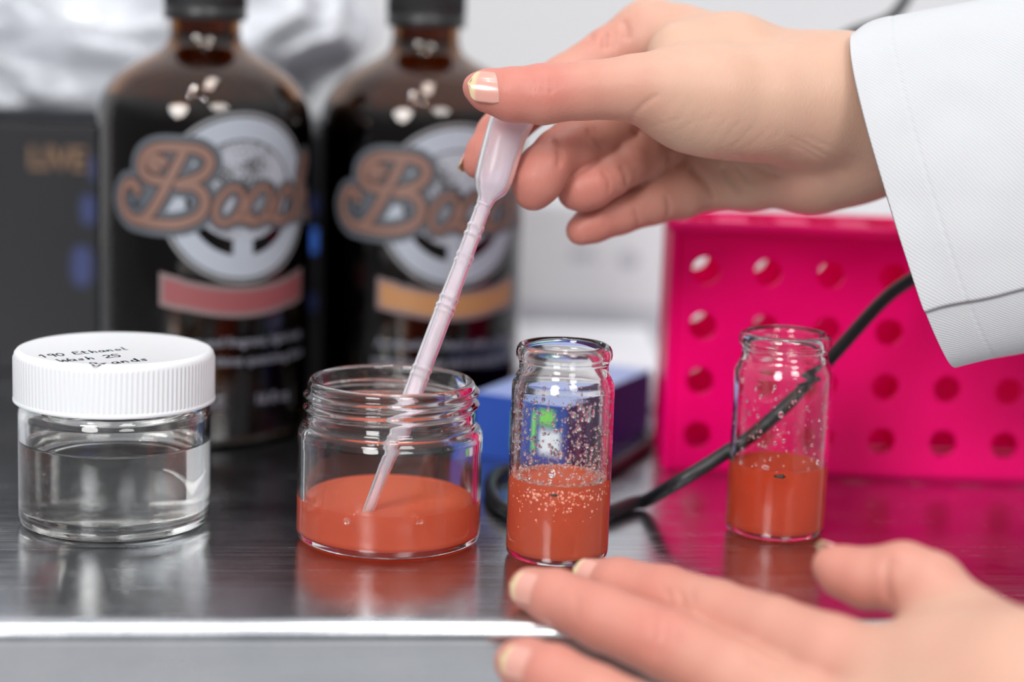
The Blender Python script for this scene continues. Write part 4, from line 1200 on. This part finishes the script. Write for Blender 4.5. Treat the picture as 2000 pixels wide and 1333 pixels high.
def sleeve(name, rings, nth=360, nl=130, seams=(), wr=1.0, seed=0, fold=None):
    """rings: list of (centre xyz, major vec, minor vec) along the sleeve; loft with wrinkles"""
    R_ = [np.concatenate(r) for r in rings]; S_ = spline(R_, max(2, nl // (len(rings)-1)))
    S_ = np.array(S_); n_ = len(S_)
    v, f, uv = [], [], []
    cum = np.r_[0, np.cumsum(np.linalg.norm(np.diff(S_[:, :3], axis=0), axis=1))]
    for i in range(n_):
        c, A, B = S_[i, :3], S_[i, 3:6], S_[i, 6:9]
        for k in range(nth):
            a = 2*math.pi*k/nth
            ca_, sa_ = math.cos(a), math.sin(a)
            p = c + A*math.copysign(abs(ca_)**.9, ca_) + B*math.copysign(abs(sa_)**.55, sa_)
            nrm = (A*ca_/ (A@A)**.5 + B*sa_/(B@B)**.5); nrm /= np.linalg.norm(nrm)
            s = cum[i]
            w = noise3(p, 28, seed)*.0022*wr*min(1, .25 + s/.03) + noise3(p, 70, seed+7)*.0006*wr
            if fold and fold < a < math.pi*1.3: w -= .0016*min(1, (a-fold)/.012) + .0007*math.exp(-((a-fold)/.03)**2)
            for s0, dpt, wd in seams:
                w += -dpt*math.exp(-((s - s0)/wd)**2)*(1 + .5*math.sin(a*260))
            v.append(p + nrm*w); uv.append((a*math.sqrt((A@A + B@B)/2), s))
    for i in range(n_ - 1):
        for k in range(nth):
            k2 = (k+1) % nth; f.append((i*nth+k, i*nth+k2, (i+1)*nth+k2, (i+1)*nth+k))
    o = mesh_obj(name, v, f, M_twill, person)
    ul = o.data.uv_layers.new(name='uv')
    for p in o.data.polygons:
        for li in p.loop_indices:
            vi = o.data.loops[li].vertex_index; x, y = uv[vi]
            if vi % nth == 0 and any(o.data.loops[l].vertex_index % nth > nth//2 for l in p.loop_indices): x += 2*math.pi*math.sqrt(1)*0 + uv[vi+nth-1][0] + (uv[vi+1][0])
            ul.data[li].uv = (x, y)
    s = o.modifiers.new('sol', 'SOLIDIFY'); s.thickness = .0011; s.offset = -1
    return o
def ring(t_px, t_py, t_d, b_px, b_py, b_d, minor, mdir):
    P, Q = at(t_px, t_py, t_d*MM), at(b_px, b_py, b_d*MM)
    mv = _r*mdir[0] + _u*mdir[1] - _f*mdir[2]; mv /= np.linalg.norm(mv)
    return ((P+Q)/2, (P-Q)/2, mv*minor*MM)
sl = sleeve('coat_sleeve', [
    ring(1682, 70, 512, 1880, 727, 505, 30, (-.42, -.05, .97)),
    ring(1720, 50, 516, 1925, 716, 506, 32, (-.42, -.05, .97)),
    ring(1800, 34, 517, 2000, 702, 507, 34, (-.42, -.05, .97)),
    ring(1960, 0, 519, 2150, 672, 510, 37, (-.35, -.05, .97)),
    ring(2300, -70, 525, 2480, 620, 515, 42, (-.1, -.05, .97)),
    ring(2900, -190, 535, 3050, 560, 525, 46, (-.1, -.05, .97))], seams=((.0135, .00022, .0005),), seed=3, fold=math.radians(126))
tag(sl, 'white twill coat sleeve with stitched cuff')
sl2 = sleeve('coat_sleeve', [
    ring(2180, 1290, 375, 2010, 1760, 375, 34, (-.2, .1, .97)),
    ring(2320, 1320, 372, 2150, 1830, 372, 38, (-.2, .1, .97)),
    ring(2700, 1400, 368, 2500, 2050, 368, 44, (-.2, .1, .97)),
    ring(3300, 1560, 362, 3050, 2320, 362, 50, (-.2, .1, .97))], seed=11, nl=60)
# lower fold of the cuff: the overlapping hem under the wrist

# ------------------------------------------------------------------ transfer pipette
def pipette():
    tipP = on_z(718, 1003, T + 11.0*MM)
    A = at(1010, 205, .5005); B0 = at(962, 383, .5005)
    mid = at(946, 398, .5005)
    base = thing('transfer_pipette', tuple(tipP), 'translucent pinkish plastic pipette leaning out of the open jar, bulb pinched by the hand', 'pipette')
    axis = mid - tipP; L = np.linalg.norm(axis); ax = axis/L
    s_mm = L/MM
    # stem radius along its length from the tip (mm)
    prof = []
    def rad(s):
        if s < 1: return 1.45
        if s < 18: return 1.5 + .35*(s/18)
        if s < 21: return 1.85 + .75*((s-18)/3)
        return 2.6 - .55*max(0, (s-55)/(s_mm-55))*(1) 
    bumps = [(13.5, .12), (16.5, .2), (22, .25), (39, .22), (41, .3), (57.5, .25), (59, .4), (61.5, .3), (72, .3), (74, .35), (80, .35), (82.5, .35), (s_mm-2, .2)]
    out, inn = [], []
    for i in range(260):
        s = s_mm*i/259
        r = rad(s) + sum(h*math.exp(-((s - b_)/.45)**2) for b_, h in bumps)
        out.append((tipP + ax*s*MM, r))
    def tube_shell(name, rings, th, mat, flat=None):
        n_ = 48; v, f = [], []
        ps = [np.array(p) for p, r in rings]
        def frames():
            fr = []
            for i in range(len(ps)):
                t = ps[min(len(ps)-1, i+1)] - ps[max(0, i-1)]; t /= np.linalg.norm(t)
                e1 = np.cross(t, _f); e1 /= np.linalg.norm(e1); e2 = np.cross(e1, t); fr.append((e1, e2))
            return fr
        fr = frames()
        for side in (0, 1):
            for i, (p, r) in enumerate(rings):
                rx, ry = (r if hasattr(r, '__len__') else (r, r))
                if side: rx, ry = max(.2, rx - th), max(.2, ry - th)
                for k in range(n_):
                    a = 2*math.pi*k/n_
                    v.append(p + MM*(fr[i][0]*rx*math.cos(a) + fr[i][1]*ry*math.sin(a)))
        m_ = len(rings)
        for side in (0, 1):
            for i in range(m_-1):
                for k in range(n_):
                    k2 = (k+1) % n_; o_ = side*m_*n_
                    q = (o_+i*n_+k, o_+i*n_+k2, o_+(i+1)*n_+k2, o_+(i+1)*n_+k)
                    f.append(q if not side else q[::-1])
        for k in range(n_):
            k2 = (k+1) % n_
            f.append((k, m_*n_+k, m_*n_+k2, k2)); e0 = (m_-1)*n_
            f.append((e0+k, e0+k2, m_*n_+e0+k2, m_*n_+e0+k))
        return mesh_obj(name, v, f, mat, base)
    tube_shell('stem', out, .55, M_ldpe)
    # bulb: neck, shoulders, then the pinched body going up between thumb and index
    cl = [(tipP + ax*(s_mm - .5)*MM, (2.2, 2.2)), (at(950, 388, .5005), (2.5, 2.5)), (at(955, 374, .5005), (4.0, 3.4)), (at(961, 358, .5005), (5.0, 4.6)), (at(967, 338, .5005), (5.35, 5.0)),
          (at(976, 305, .5005), (5.5, 4.7)), (at(988, 265, .5005), (5.6, 4.0)), (at(1003, 225, .501), (6.0, 3.2)), (at(1013, 200, .502), (6.0, 2.9)), (at(1022, 180, .503), (5.9, 3.0)), (at(1028, 168, .5035), (4.6, 2.6)), (at(1031, 161, .504), (2.6, 1.8)), (at(1033, 159, .504), (.5, .5))]
    arr = [np.concatenate([p, r]) for p, r in cl]
    sp_ = spline(arr, 8)
    tube_shell('bulb', [(q[:3], (q[3], q[4])) for q in sp_], .6, M_ldpe)
    return base
mt, nt, bs = newmat('translucent_polyethylene')
bs.inputs['Base Color'].default_value = (.96, .88, .93, 1); bs.inputs['Roughness'].default_value = .26; bs.inputs['Transmission Weight'].default_value = .80; bs.inputs['IOR'].default_value = 1.25
bs.inputs['Subsurface Weight'].default_value = .2; bs.inputs['Subsurface Scale'].default_value = .002
M_ldpe = mt
pipette()
